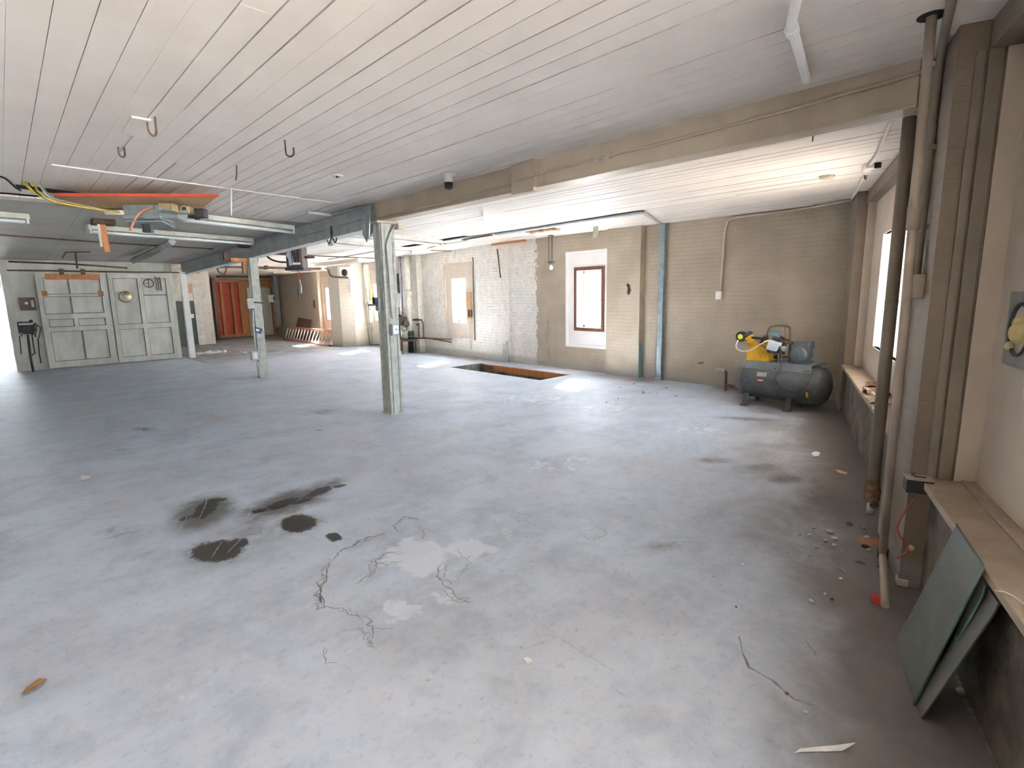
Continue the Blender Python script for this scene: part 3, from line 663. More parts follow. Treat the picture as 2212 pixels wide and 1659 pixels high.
# conduit along the back of the right bay and down to an outlet
p=[ce(1840,432,.03,zR),ce(1750,448,.02,zR)]+[at(x,y,0,XW-.02) for x,y in ((1700,456),(1600,468),(1578,472),(1569,482),(1564,520),(1560,580),(1556,630))]
single('wall_conduit',G().tube(p,.016,8,1),beamp,'tan conduit along the wall top dropping to the white outlet','conduit')
q=at(1554,638,0,XW)
t=thing('wall_outlet','white outlet box at the foot of the tan wall conduit','outlet',q-[.03,0,.06])
obj('box',G().box(q-[.05,.045,.065],q+[0,.045,.065]),whitep,t,bevel=.006); obj('cover',G().box(q-[.056,.036,.05],q-[.05,-.036,-.05]),whitep,t,bevel=.002)

# fluorescent fittings
def fluor(a,b,label,drop=.05,tubes=2,wd=.10,refl=None,cat='light fitting',grp='unlit fluorescent strip lights'):
    a=np.array(a);b=np.array(b); m=(a+b)/2; d=(b-a); L=np.linalg.norm(d); d/=L; s=np.cross(d,ZU); s/=np.linalg.norm(s); up=np.cross(s,d)
    t=thing('strip_light',label,cat,m-up*.07,grp)
    obj('housing',G().obox(m+up*.02,d*L/2,s*wd*.5,up*.032),oldwhite if refl is None else refl,t,bevel=.004)
    for k in range(tubes):
        o_=s*(wd*.55*(k-(tubes-1)/2)*1.1)-up*.045
        obj('tube',G().cyl(a+d*.05+o_,b-d*.05+o_,.019,seg=12),tubem,t)
    for e,sg in ((a,1),(b,-1)):
        obj('lamp_end',G().obox(e+d*sg*.025-up*.035,d*.012,s*wd*.55,up*.035),oldwhite,t)
    return t
fluor(at(187,493,2,2.60),at(545,521,2,2.60),'unlit strip light furthest back on the left, below the hanging stick')
fluor(at(352,462,2,2.62),at(632,495,2,2.62),'unlit strip light reaching right from the grey electrical boxes')
fluor(at(-190,452,2,2.64),at(62,472,2,2.64),'unlit strip light cut by the left edge of the picture')
fluor(at(742,502,2,2.60),at(953,525,2,2.60),'unlit strip light passing behind the head of the nearest column')
fluor(at(712,522,2,2.56),at(887,541,2,2.56),'unlit strip light below the other one behind the nearest column')
def reflector(a,b,label):
    a=np.array(a);b=np.array(b); d=b-a; L=np.linalg.norm(d); d/=L; s=np.cross(d,ZU); s/=np.linalg.norm(s); up=np.cross(s,d); m=(a+b)/2
    t=thing('reflector_light',label,'light fitting',m-up*.05,'reflector lights by the far windows')
    g=G(); w_=.17; 
    prof=[(-w_,-.05),(-.07,.05),(.07,.05),(w_,-.05),(.06,.035),(-.06,.035)]
    g.prism([a+s*x+up*z for x,z in prof],d*L); obj('reflector',g,cream,t)
    obj('tube',G().cyl(a+d*.05-up*.0,b-d*.05,.02,seg=10),tubem,t); obj('lamp_end',G().obox(b-up*.0,d*.02,s*.1,up*.045),oldwhite,t)
reflector(at(690,572,2,2.40),at(780,562,2,2.42),'pale reflector light tilted towards the chimney'); reflector(at(600,588,2,2.39),at(700,581,2,2.41),'pale reflector light behind the hanging heater')

# plywood with electrical boxes
zb=2.66
t=thing('electrical_board','orange edged plywood sheet under the ceiling carrying electrical boxes','board',at(300,435,2,zb))
q=[at(x,y,2,zb) for x,y in ((118,421),(471,423),(440,449),(300,452),(120,446))]
obj('sheet',G().prism(q,(0,0,.018)),ply,t)
a,b=at(118,421,2,zb),at(471,422.5,2,zb); dd=(b-a)/2; obj('edge_strip',G().obox((a+b)/2,dd,(0,.012,0),(0,0,.014)),redpaint,t)
q=[ce(x,y,-.0005) for x,y in ((33,398),(232,423),(225,428),(110,416),(38,406))]; single('ceiling_gap',G().prism([p-[0,0,.004] for p in q],(0,0,.003)),voidm,'long dark gap torn in the ceiling above the plywood sheet','gap')
def ebox(name,label,px0,py0,px1,py1,z,dep,hh,mat,cat,**k):
    a=at(px0,py1,2,z); b=at(px1,py1,2,z); d=(b-a); d[2]=0; L=np.linalg.norm(d); d/=L; s=np.array([-d[1],d[0],0])
    c=(a+b)/2+s*dep/2; t=thing(name,label,cat,c-[0,0,0.0])
    return t,c,d,s,L
t,c,d,s,L=ebox('electrical_box','large grey electrical box bolted under the plywood sheet',268,432,346,470,2.52,.30,.13,greybox,'electrical box')
obj('body',G().obox(c+ZU*.065,d*L*.5,s*.15,ZU*.078),greybox,t,bevel=.005); obj('flange',G().obox(c+ZU*.01,d*L*.52,s*.17,ZU*.010),galv,t); obj('hub',G().cyl(c+d*.12-s*.15+ZU*.11,c+d*.12-s*.17+ZU*.11,.022),galv,t)
obj('side_box',G().obox(c+d*(L*.5+.09)+ZU*.045,d*.09,s*.12,ZU*.05),greybox,t,bevel=.005)
bc=c.copy(); bd=d.copy(); bs=s.copy()
q=c-s*.10-ZU*.07+d*.06
t=thing('box_cover','grey cover plate hanging loose below the electrical boxes with a black block','cover',q)
r=np.array([d*.20,s*.15+ZU*.05]); obj('plate',G().obox(q,d*.19,s*.13-ZU*.02,ZU*.006),greybox,t)
obj('relay',G().obox(q-ZU*.05-d*.02-s*.04,d*.045,s*.035,ZU*.045),black,t,bevel=.004)
for k in (-.15,.12): obj('support_wire',G().tube([q+d*k,q+d*(k-.06)+ZU*.05,c+d*(k-.08)+ZU*.02],.004,6),wwire,t)
single('orange_hose',G().tube([bc+bd*.12-bs*.165+ZU*.11,bc+bd*.02-bs*.2+ZU*.06,bc-bd*.06-bs*.2-ZU*.03,bc-bd*.12-bs*.2-ZU*.15],.013,8,2),orw,'short salmon coloured hose hanging off the large grey electrical box','hose')
for px,py,mat,nm,lb in ((364,453,brass,'outlet_box','small brassy box next to the large grey electrical box'),(400,459,brass,'outlet_box','brassy outlet box with a round hole beside the black box')):
    q=at(px,py,2,2.57); t=thing(nm,lb,'outlet',q-ZU*.04); obj('box',G().obox(q+ZU*.02,bd*.075,bs*.06,ZU*.04),mat,t,bevel=.004)
    obj('bracket',G().obox(q-bs*.07+ZU*.0,bd*.06,bs*.01,ZU*.012),galv,t)
    if px==400: obj('hole',G().cyl(q-bs*.058+ZU*.03+bd*.02,q-bs*.066+ZU*.03+bd*.02,.026),darkst,t); obj('ring',G().lathe(q-bs*.06+ZU*.03+bd*.02,-bs,[(.027,0),(.036,0),(.036,.008),(.027,.008)],18,caps=False),whitep,t)
q=at(428,466,2,2.55); t=thing('outlet_box','black plastic outlet box at the right end of the plywood sheet','outlet',q-ZU*.05)
obj('box',G().obox(q+ZU*.025,bd*.09,bs*.06,ZU*.05),black,t,bevel=.005); obj('foot',G().cyl(q-bs*.03-ZU*.03,q-bs*.03-ZU*.05,.03),darkst,t)
ends=[bc-bd*(L*.5+.0)+ZU*z_+bs*y_ for z_,y_ in ((.09,.0),(.07,-.05),(.10,-.08),(.05,.03),(.08,.07),(.06,-.02))]
sts=[(48,393,.03),(55,394,.03),(62,396,.04),(85,400,.03),(90,401,.03),(70,395,.05)]
mids=[((85,425),(125,441)),((90,425),(135,439)),((80,420),(130,442)),((105,428),(140,440)),((110,428),(150,437)),((95,430),(150,443))]
t0=[('yellow cable highest in the sagging bundle left of the electrical boxes',ywire),('yellow cable second in the sagging bundle left of the electrical boxes',ywire),('black cable lowest in the sagging bundle beside the plywood',black),('white cable rising steeply from the bundle into the ceiling gap',wwire),('tan cable beside the white one rising into the ceiling gap',brass),('yellow cable lowest in the sagging bundle left of the electrical boxes',ywire)]
for k in range(6):
    p=[ce(sts[k][0],sts[k][1],sts[k][2])]+[at(x,y,2,2.585-.01*k) for x,y in mids[k]]+[at(200+8*k,447+2*k,2,2.575-.008*k),ends[k]]
    single('cable',G().tube(p,.008,6,2),t0[k][1],t0[k][0],'cable','cables sagging under the ceiling')
q=at(247,459,2,2.56); single('tube_end',G().cyl(q-bd*.09,q+bd*.09,.024),whitep,'white tube end lying on the cables left of the large electrical box','tube')
a=ce(0,381,.02); b=ce(15,387,.03); c=at(33,405,2,2.62)
single('cable',G().tube([ce(-25,376,.01),a,b,c,at(45,412,2,2.6)],.009,6,1),black,'black lead curving up at the left edge of the ceiling','cable','cables sagging under the ceiling')
q=ce(500,405,.005); q2=at(500,470,1,q[1]); single('hanging_rod',G().tube([q,q2+ZU*.02],.007),whitep,'thin white rod dropping from the ceiling to the strip light','rod')
# wood block with a hanging stick
q=ce(222,475); t=thing('wood_hanger','wooden block on the ceiling with an orange stick hanging from it','hanger',q-[0,0,.7])
obj('block',G().box(q-[.13,.12,.07],q+[.13,.12,.02]),rust,t,bevel=.004); a=q+[-.02,-.05,-.05]; b=at(232,545,1,q[1]-.05)
obj('stick',G().obox((a+b)/2,(.035,0,0),(0,.02,0),(b-a)/2),orangew,t,bevel=.003); obj('peg',G().box(a+[-.06,-.03,-.32],a+[-.03,.0,-.02]),oldwhite,t)
# conduits crossing the rear ceiling
p=[ce(x,y,.03) for x,y in ((-60,503),(60,512),(240,525),(380,533),(460,538))]; single('ceiling_conduit',G().tube(p,.013),rust,'dark conduit crossing the rear ceiling above the barn doors','conduit')
p=[at(x,y,2,2.50) for x,y in ((600,546),(690,553),(810,558))]; single('ceiling_conduit',G().tube(p,.013),rust,'dark conduit crossing the ceiling right of the hanging heater','conduit')
p=[ce(x,y,.09) for x,y in ((287,563),(330,545),(372,522))]; single('ceiling_joist',G().tube(p,.07,4),greyst,'grey channel on the rear ceiling right of the hanging stick','channel')
p=[ce(135,557,.05),ce(142,545,.05),ce(195,544,.05)]; t=thing('iron_bracket','bent iron bracket hanging over the barn doors','bracket',p[1]-ZU*.3)
obj('arm',G().tube(p,.012),rust,t); q=ce(163,545,.06); obj('hook',G().tube([q,at(167,580,1,q[1])],.016),rust,t)
# double hook and metal arm on the steel beam, black block under it
q=at(716,503,0,3.63); t=thing('double_hook','rusty double hook dangling below the grey steel beam','hook',q-ZU*.25)
for sgn in (-1,1):
    obj('hook',G().tube([q+[0,.0,.1],q+[0,-.03*sgn,-.03],q+[0,.05*sgn,-.10],q+[0,.09*sgn,-.15],q+[0,.14*sgn,-.12],q+[0,.15*sgn,-.08]],.010,6,1),rust,t)
a=at(727,505,0,3.67); b=at(753,509,0,3.95); single('metal_bracket',G().obox((a+b)/2,(b-a)/2,(0,.06,0),(0,0,.02)),galv,'flat galvanised bracket under the grey steel beam near the double hook','bracket')
q=at(523,528,0,3.5); single('black_block',G().box(q-[.06,.09,.06],q+[.12,.09,.09]),black,'small black block below the end of the furthest left strip light','block',bevel=.004)

# ================================================================== HANGING HEATER
hx=4.75
c=at(641,556,0,hx); d=np.array([.72,-.69,0]); s=np.array([.69,.72,0])
t=thing('unit_heater','dark hanging unit heater with a pale blue rag over its left side','heater',c-ZU*.30)
k_=.235
obj('casing',G().obox(c,d*.175,s*.16,ZU*.27),darkst,t,bevel=.02)
g=G()
for i in range(5): g.obox(c-s*.165+d*(-.03+.042*i)+ZU*.06,d*.006,s*.03,ZU*.17)
obj('louvers',g,rust,t); obj('base_pan',G().obox(c-ZU*.25,d*.20,s*.19,ZU*.03),black,t,bevel=.005); obj('rating_plate',G().obox(c-s*.165+d*.05-ZU*.14,d*.085,s*.004,ZU*.022),whitep,t)
obj('gas_arm',G().cyl(c+d*.17,c+d*.38+ZU*.0,.03),rust,t)
obj('hanger',G().tube([c+ZU*.25,[*c[:2],zR(c[1])-.01]],.012),rust,t); obj('hanger',G().tube([c+ZU*.25+d*.15,[*(c+d*.15)[:2],zR(c[1])-.01]],.012),rust,t)
single('rag',G().prism([c-s*.17+d*x+ZU*z for x,z in ((-.14,.25),(-.05,.26),(-.03,.05),(.0,-.10),(-.03,-.17),(-.10,-.18),(-.11,-.04),(-.15,.02),(-.16,.0),(-.12,.12))],-s*.012),denim,'pale blue rag draped down the front of the hanging heater','rag')
p=[c-ZU*.27,c-ZU*.5+d*.02,at(648,602,0,hx)]; single('pull_cord',G().tube(p,.010,6,1),redw,'red pull cord hanging under the heater','cord')
q=at(647,608,0,hx); t=thing('cord_weight','metal hook and dark weight at the end of the red pull cord','weight',q-ZU*.3)
obj('hook',G().tube([q+ZU*.05,q-ZU*.1+d*.02,q-ZU*.25+d*.015],.02,8),galv,t); obj('weight',G().cyl(q-ZU*.12-d*.04,q-ZU*.36-d*.05,.022),darkst,t)
p=[at(564,545,0,hx-.4),at(572,548,0,hx-.3),at(583,560,0,hx-.2),at(602,566,0,hx-.1),c-d*.23-ZU*.1]; single('heater_hose',G().tube(p,.02,8,2),rust,'dark looping hose between the heater and the taped column','hose')
p=[at(555,568,0,4.0),at(556,550,0,4.0),at(562,545,0,4.05),at(588,548,0,4.4),at(618,550,0,4.7)]; single('heater_pipe',G().tube(p,.022,8,1),rust,'brown supply pipe bending from the taped column to the heater','pipe')
yp=16.0
p=[at(x,y,1,yp) for x,y in ((428,577),(500,577),(560,578),(640,580),(704,580),(710,584),(712,592))]+[at(716,598,0,7.5),at(735,599,0,7.52),at(752,600,0,7.7)]
t=thing('gas_pipe','long rusty pipe crossing under the ceiling to the chimney breast','pipe',p[3]); obj('pipe',G().tube(p,.032,8,1),rust,t); q=at(575,578,1,yp); obj('coupling',G().cyl(q-[.05,0,0],q+[.05,0,0],.055),rust,t)
p=[at(x,y,1,15.4) for x,y in ((466,556),(468,570),(470,585),(478,592),(487,592),(490,575),(492,552))]; single('loose_wire',G().tube(p,.022,6,2),rust,'loop of dark cable hanging under the grey beam near the barn doors','cable')

# ================================================================== WALL BY THE WINDOWS
# metal stud and teal strip
t=thing('metal_stud','tall grey metal stud standing against the far wall right of the framed window','stud',(XW-.05,5.11,0))
ya,yb=5.055,5.165
g=G(); g.box((XW-.075,ya,0),(XW-.070,yb,2.72)); g.box((XW-.075,ya,0),(XW-.005,ya+.006,2.72)); g.box((XW-.075,yb-.006,0),(XW-.005,yb,2.72)); 
for k in range(28): g.ball((XW-.075,ya+.03,.1+.095*k),.006,6)
obj('channel',g,tinm,t); obj('foot',G().box((XW-.09,ya-.01,0),(XW-.005,yb+.01,.05)),galv,t)
single('corner_strip',G().box((XW-.135,5.488,0),(XW-.04,5.498,.62)),teal,'narrow teal strip at the foot of the pier beside the metal stud','strip')
# hanging lamp
q=ce(1190,508,0,zR); zb_=at(1190,577,1,q[1])[2]
t=thing('pendant_lamp','bare bulb pendant on three rods hanging in front of the far wall','lamp',(q[0],q[1],zb_-.05))
obj('canopy',G().cyl(q,q-[0,0,.015],.055),darkst,t)
for k in range(3):
    o_=np.array([math.cos(k*2.1+.4),math.sin(k*2.1+.4),0])*.045; obj('rod',G().cyl(q+o_-[0,0,.01],(q[0]+o_[0],q[1]+o_[1],zb_+.09),.006,seg=8),darkst,t)
b=np.array([q[0],q[1],zb_]); obj('socket_plate',G().lathe(b+[0,0,.10],(0,0,-1),[(.03,-.02),(.08,0),(.085,.012),(.035,.03),(.03,.05)],20),darkst,t)
obj('bulb',G().lathe(b+[0,0,.05],(0,0,-1),[(.016,0),(.02,.015),(.038,.045),(.042,.07),(.034,.095),(.0,.108)],20),bulbm,t)
# torn ceiling strip: channel, insulation, laths
a=ce(1388,459,.03,zR); b=ce(1072,507,.03,zR); xm=(a[0]+b[0])/2
t=thing('ceiling_channel','bent grey metal channel hanging along the torn ceiling seam','channel',(a+b)/2)
obj('channel',G().obox((a+b)/2,(b-a)/2,(.05,0,0),(0,0,.012)).obox((a+b)/2+[.05,0,.015],(b-a)/2,(.004,0,0),(0,0,.03)),greyst,t)
c=ce(1388,459,.03,zR); e=ce(1430,487,.02,zR); single('ceiling_strap',G().obox((c+e)/2,(e-c)/2,(0,.025,0),(0,0,.006)),greyst,'flat strap from the torn seam to the top of the metal stud','strap')
q=ce(1172,499,.02,zR); g=G().ball(q,.03,10,(2,16,.5))
for k in range(14): g.ball(q+[rng.normal(0,.02),rng.uniform(-.4,.4),rng.normal(-.005,.006)],rng.uniform(.02,.045),8,(1.2,1.9,.6))
single('insulation_clump',g,fibre,'brown insulation fibre spilling from the torn ceiling seam','insulation')
a=ce(950,533,.015,zR); b=ce(1010,522,.015,zR)
for k,(pa,pb,mt,lb) in enumerate((((925,537),(962,526),orangew,'short splintered lath at the left end of the torn seam'),((930,541),(1018,544),rust,'dark lath sagging below the left end of the torn seam'),((962,529),(1012,520),oldwhite,'white splinter of board in the torn ceiling seam'),((1000,518),(1062,508),voidm,'black hole edge strip in the torn ceiling seam'))):
    a=ce(*pa,.02,zR); b=ce(*pb,.02,zR); d=(b-a)/2; s=np.cross(d,ZU); s/=np.linalg.norm(s); single('ceiling_lath',G().obox((a+b)/2,d,s*.035,ZU*.006),mt,lb,'lath')
a=at(1063,528,0,XW-.06); b=at(1135,519,0,XW-.06); d=(b-a)/2; s=np.cross(d,ZU); s/=np.linalg.norm(s)
single('ceiling_batten',G().obox((a+b)/2,d,s*.03,ZU*.025),orangew,'orange wood batten on the ceiling above the peeling wall','batten',bevel=.002)
q=ce(1287,489,0,zR); single('hanging_block',G().obox(q-ZU*.09,(.012,0,0),(0,.05,0),ZU*.10),M('pale green paint',(.36,.40,.28),(.28,.32,.22)),'pale green board hanging from the torn ceiling seam','board')
q=ce(1342,493,0,zR); single('ceiling_nub',G().obox(q-ZU*.02,(.04,0,0),(0,.05,0),ZU*.025),rust,'rusty lump on the ceiling over the pier','block')
q=[ce(x,y,0.004,zR) for x,y in ((1042,447),(1110,464),(1046,469))]; g=G(); g.prism([q[0]-ZU*.0,q[1]-ZU*.0,q[2]-ZU*.07],(0,0,.006)); single('ceiling_flap',g,cream,'triangular flap of ceiling board sagging beside the tan beam','board')
# dark burnt hole and rod
q=at(1359,624,0,XW-.13); g=G(); 
for k in range(7): g.ball(q+[0,rng.normal(0,.012),(k-3)*.022],rng.uniform(.02,.034),8,(.25,.9,1.3))
single('wall_scar',g,voidm,'dark ragged hole chipped into the pier beside the framed window','hole')
p=[at(1074,538,0,XW-.06),at(1081,600,0,XW-.06)]; single('wall_rod',G().tube(p,.013),rust,'thin rusty rod hanging down the peeling wall','rod')
a=at(1087,742,0,XW-.07); b=at(1095,786,0,XW-.07); single('steel_stub',G().box((a[0]-.02,b[1],0.0),(a[0]+.02,a[1],a[2])).box((a[0]-.02,b[1]-.02,0),(a[0]+.06,b[1],a[2]+.06)),greyst,'short grey steel angle standing at the foot of the peeling wall','angle iron')
a=at(1007,631,0,XW-.03); b=at(1019,689,0,XW-.03); t=thing('wood_plank','plywood plank with small fittings fixed beside the plain window','plank',(a+b)/2)
obj('plank',G().box(a-[.02,0,0],b+[.01,0,0]),ply,t,bevel=.002); 
for px in (1013,1018): q=at(px,677,0,XW-.06); obj('fitting',G().box(q-[.02,.02,.09],q+[.02,.02,.09]),rust,t)
for k,px in enumerate((1013,1016,1019)):
    p=[at(px,688,0,XW-.05),at(px+2,720,0,XW-.05),at(px+2-k,755,0,XW-.05)]; single('hanging_rope',G().tube(p,.005,6),sandp,['left','middle','right'][k]+' tan cord of the three hanging under the plywood plank','cord')
p=[at(x,y,0,XW-.03) for x,y in ((1021,556),(1022,566),(1023,640),(1026,735))]; single('wall_conduit',G().tube(p,.012),darkst,'dark wire running down the right edge of the plain window','wire')
a=at(1005,690,0,XW-.02)
# plumbing group
Xp=8.19
p=[at(877,555,0,Xp),at(881,632,0,Xp)]; q=[at(881,632,0,Xp),at(889,718,0,Xp)]; r_=[at(889,718,0,Xp),at(895,766,0,Xp)]
t=thing('soil_pipe','thick cream soil pipe with a bell joint and a black lower end','pipe',(p[0][0],p[0][1],0))
zz=lambda z:(Xp,p[0][1]-.02,z); z1,z2=p[1][2],q[1][2]
obj('upper_pipe',G().cyl(zz(z1),zz(zR(p[0][1])-.012),.075),oldwhite,t); obj('bell',G().lathe(zz(z1-.12),(0,0,1),[(.085,0),(.10,.05),(.112,.12),(.112,.15),(.08,.155)],20),oldwhite,t); obj('lower_pipe',G().cyl(zz(z2),zz(z1-.05),.085),oldwhite,t); obj('black_pipe',G().lathe(zz(0),(0,0,1),[(.08,0),(.08,.36),(.10,.37),(.10,z2+.04)],20),black,t); obj('clamp',G().lathe(zz(z2-.12),(0,0,1),[(.105,0),(.105,.03)],20),galv,t)
Yp=p[0][1]
a=at(864,556,0,Xp); single('vent_pipe',G().tube([(Xp-.02,a[1],zR(a[1])-.01),(Xp-.02,a[1],1.05)],.04,10),galv,'slim grey pipe rising left of the thick soil pipe','pipe')
c=at(874,708,0,Xp-.15)
t=thing('water_pump','grimy pump with valves on a small steel table at the foot of the soil pipe','pump',(c[0],c[1],0))
obj('pump_body',G().box(c+[-.12,-.05,.08],c+[.12,.16,.30]).cyl(c+[0,.05,.10],c+[0,-.12,.12],.10),darkst,t,bevel=.01)
g=G()
for k in range(4): g.cyl(c+[-.10,.02,.10+.06*k],c+[-.16,-.06,.10+.06*k],.04,seg=10)
obj('valves',g,rust,t); obj('hand_wheel',G().lathe(c+[-.1,-.13,.0],(0,-1,.2),[(.075,0),(.095,.0),(.095,.02),(.075,.02)],18,caps=False),rust,t)
obj('pressure_tank',G().cyl(c+[-.05,.28,-.30],c+[-.05,.28,.06],.075),black,t); obj('filter_bowl',G().cyl(c+[0,0,-.30],c+[0,0,.06],.09,.08),paleg,t)
obj('table_top',G().box(c+[-.30,-.30,-.36],c+[.2,.55,-.31]),rust,t)
for ox,oy in ((-.26,-.26),(-.26,.5),(.16,-.26),(.16,.5)): obj('leg',G().box((c[0]+ox-.015,c[1]+oy-.015,0),(c[0]+ox+.015,c[1]+oy+.015,c[2]-.36)),rust,t)
p=[at(x,y,0,XW-.2) for x,y in ((889,691),(911,691),(914,700),(915,728))]; single('bent_pipe',G().tube(p,.022),rust,'bent rusty pipe right of the soil pipe','pipe','rusty pipes by the soil pipe')
p=[at(x,y,0,XW-.2) for x,y in ((900,702),(904,698),(905,728))]; single('tap',G().tube(p,.022),rust,'rusty standpipe with a tap inside the bent pipe','pipe','rusty pipes by the soil pipe')
p=[at(x,y,0,XW-.18) for x,y in ((892,730),(930,731),(975,733))]; single('long_pipe',G().tube(p,.02),rust,'upper of two long iron pipes low on the wall by the soil pipe','pipe','rusty pipes by the soil pipe')
p=[at(x,y,0,XW-.18) for x,y in ((914,729),(945,734),(975,739))]; single('long_pipe',G().tube(p,.02),rust,'lower of two long iron pipes low on the wall by the soil pipe','pipe','rusty pipes by the soil pipe')
a=at(845,592,0,XW-.01); b=at(864,633,0,XW-.01); t=thing('wall_fan','dark square wall fan above the pump, beside the soil pipe','fan',(a+b)/2)
obj('frame',G().box(a-[.05,0,0],b+[.02,0,0]),darkst,t,bevel=.004); g=G()
for k in range(6): z=b[2]+(a[2]-b[2])*(k+.5)/6; g.box((a[0]-.07,b[1]+.04,z-.02),(a[0]-.05,a[1]-.04,z+.005))
obj('louvers',g,black,t)
a=at(846,664,0,XW-.08); b=at(868,690,0,XW-.08); t=thing('wire_basket','ochre wire basket on a white shelf under the wall fan','basket',(a+b)/2)
g=G()
for k in range(5): y=a[1]+(b[1]-a[1])*k/4; g.tube([(a[0],y,b[2]+.1),(a[0],y,a[2])],.008,6)
for k in range(3): z=b[2]+.12+(a[2]-b[2]-.12)*k/2; g.tube([(a[0],a[1],z),(a[0],b[1],z)],.008,6)
obj('basket',g,ply,t); obj('shelf',G().box((a[0]-.12,b[1],b[2]),(a[0]+.07,a[1],b[2]+.04)),whitep,t); obj('bag',G().ball((a[0]-.03,b[1]+.15,b[2]+.09),.12,10,(.6,1.2,.5)),black,t)
# conduit box and cable by the third window
p=[at(x,y,0,XW-.05) for x,y in ((787,575),(791,650))]; Yq=p[0][1]-.08
t=thing('conduit_cover','white vertical duct on the wall between the chimney and the third window','duct',(XW,Yq,.6)); 
obj('duct',G().box((XW-.10,Yq-.10,1.35),(XW,Yq+.10,2.55)),oldwhite,t,bevel=.004); obj('lower_duct',G().box((XW-.08,Yq-.13,.75),(XW,Yq+.04,1.33)),oldwhite,t,bevel=.004); obj('switch',G().box((XW-.13,Yq-.22,1.30),(XW-.02,Yq-.08,1.42)),galv,t)
p=[at(x,y,0,XW-.05) for x,y in ((790,706),(794,706),(799,746),(822,744))]; single('wall_wire',G().tube(p,.013),darkst,'dark cable stepping down the wall below the white duct','cable')
q=at(800,663,0,XW-.08); single('cable_coil',G().lathe(q,(1,0,0),[(.07,-.02),(.10,-.02),(.10,.02),(.07,.02)],20,caps=False),ply,'ochre coil hanging beside the third window','coil')
p=[at(800,615,0,XW-.03),at(801,690,0,XW-.03)]; single('wall_wire',G().tube(p,.01),ywire,'yellowish wire hanging left of the third window','wire')
# chimney flue
nfl=np.array([-.913,-.409,0]); q=pl(746,589,nfl,nfl@np.array([7.55,16.36,0])+.02); t=thing('flue_plate','square white plate with a black flue hole high on the chimney breast','flue plate',q-[0,0,.2])
fn=nfl; fs=np.array([-.409,.913,0])
obj('plate',G().obox(q,fs*.20,fn*.03,ZU*.17),whitep,t,bevel=.004); obj('flue_hole',G().cyl(q+fn*.031,q+fn*.05,.105),voidm,t)
nf2=np.array([-.619,-.785,0]); k2=nf2@np.array([7.72,15.98,0])+.02; p=[pl(757,600,nf2,k2),pl(758,633,nf2,k2)]; single('hanging_tube',G().tube(p,.022),whitep,'white tube hanging down beside the chimney breast','tube')
# boxes on the wall further along
q=at(629,644,1,YE-.6); q[0]=min(q[0],8.18); t=thing('meter_box','small white meter box on the pipe left of the ladder wall','meter',q-[0,0,.2]); obj('box',G().box(q-[.14,.06,.15],q+[.14,.06,.15]),whitep,t,bevel=.006); obj('dial',G().cyl(q+[.16,-.07,0],q+[.16,.02,0],.13),darkst,t)
p=[at(620,585,1,YE-.5),at(634,720,1,YE-.5)]; X_=min(p[1][0],8.42); single('corner_duct',G().box((X_-.16,YE-.75,.35),(X_+.02,YE-.45,2.45)),greyst,'tall grey duct in the far corner behind the ladder','duct',bevel=.01)
q=at(683,657,0,XW-.03); single('wall_switch',G().box(q-[.07,.10,.14],q+[.02,.10,.14]),rust,'rusty switch box at the end of a wire left of the narrow window','switch box',bevel=.004); p=[at(680,592,0,XW-.03),at(682,600,0,XW-.03),at(683,650,0,XW-.03)]; single('wall_wire',G().tube(p,.014),rust,'dark wire dropping to the rusty switch box left of the narrow window','wire')
a=at(646,716,0,XW-.05); b=at(672,716,0,XW-.05); h_=at(660,690,0,XW-.05)[2]
single('leaning_board',G().hexa([(XW-.28,b[1],0.0),(XW-.24,b[1],0.0),(XW-.24,a[1],0.0),(XW-.28,a[1],0.0),(XW-.05,b[1],h_),(XW-.01,b[1],h_),(XW-.01,a[1],h_+.05),(XW-.05,a[1],h_+.05)]),redbrn,'dark brown board leaning on the wall behind the ladder','board')
# ladder lying on its edge
a=fl(613,734); b=fl(713,748); 
t=thing('ladder','orange extension ladder lying on its edge against the far wall','ladder',(a+b)/2); d=(b-a); L=np.linalg.norm(d); d/=L; s=np.array([-d[1],d[0],0]); s=s if s[0]>0 else -s
lean=s*.16+ZU*.42
obj('rail',G().obox((a+b)/2+ZU*.04,d*L/2,s*.018,ZU*.042),ladderm,t,bevel=.003); obj('rail',G().obox((a+b)/2+lean+ZU*.04,d*L/2,s*.018,ZU*.042),ladderm,t,bevel=.003)
for k in range(15): p=a+d*L*(k+.5)/15+ZU*.04; obj('rung',G().cyl(p,p+lean,.022,seg=8),alum,t)
obj('foot',G().obox(b+d*.05+ZU*.02,d*.08,s*.05,ZU*.02),rust,t)

# ================================================================== BACK CORNER
X0b=at(472,726,1,YE)[0]; 
def bx(px,py=665): return at(px,py,1,YE-.06)[0]
ztop=at(540,606,1,YE)[2]
t=thing('stud_partition','unfinished orange stud partition with red sheathing at the back of the room','partition',((X0b+8.4)/2,YE,0))
xl,xa,xr=bx(462),bx(533),bx(617)
obj('sheathing',G().box((xl,YE-.03,.12),(bx(530),YE+.01,ztop)),redpl,t); obj('plywood_panel',G().box((bx(586),YE-.04,.02),(xr,YE+.01,ztop)),orangew,t)
g=G()
obj('top_plate',G().box((xl,YE-.13,ztop-.06),(xr,YE-.03,ztop+.02)),orangew,t,bevel=.003); obj('bottom_plate',G().box((xl,YE-.13,.04),(bx(530),YE-.03,.12)),orangew,t,bevel=.003)
for px,wd in ((464,.05),(480.5,.05),(504.5,.05),(527,.16),(596,.05),(616,.05)):
    x=bx(px); obj('stud',G().box((x-wd,YE-.13,.12),(x+wd,YE-.03,ztop-.06)),orangew,t,bevel=.003)
obj('header',G().box((bx(528),YE-.12,at(560,619,1,YE)[2]),(bx(592),YE-.03,ztop-.06)),orangew,t)
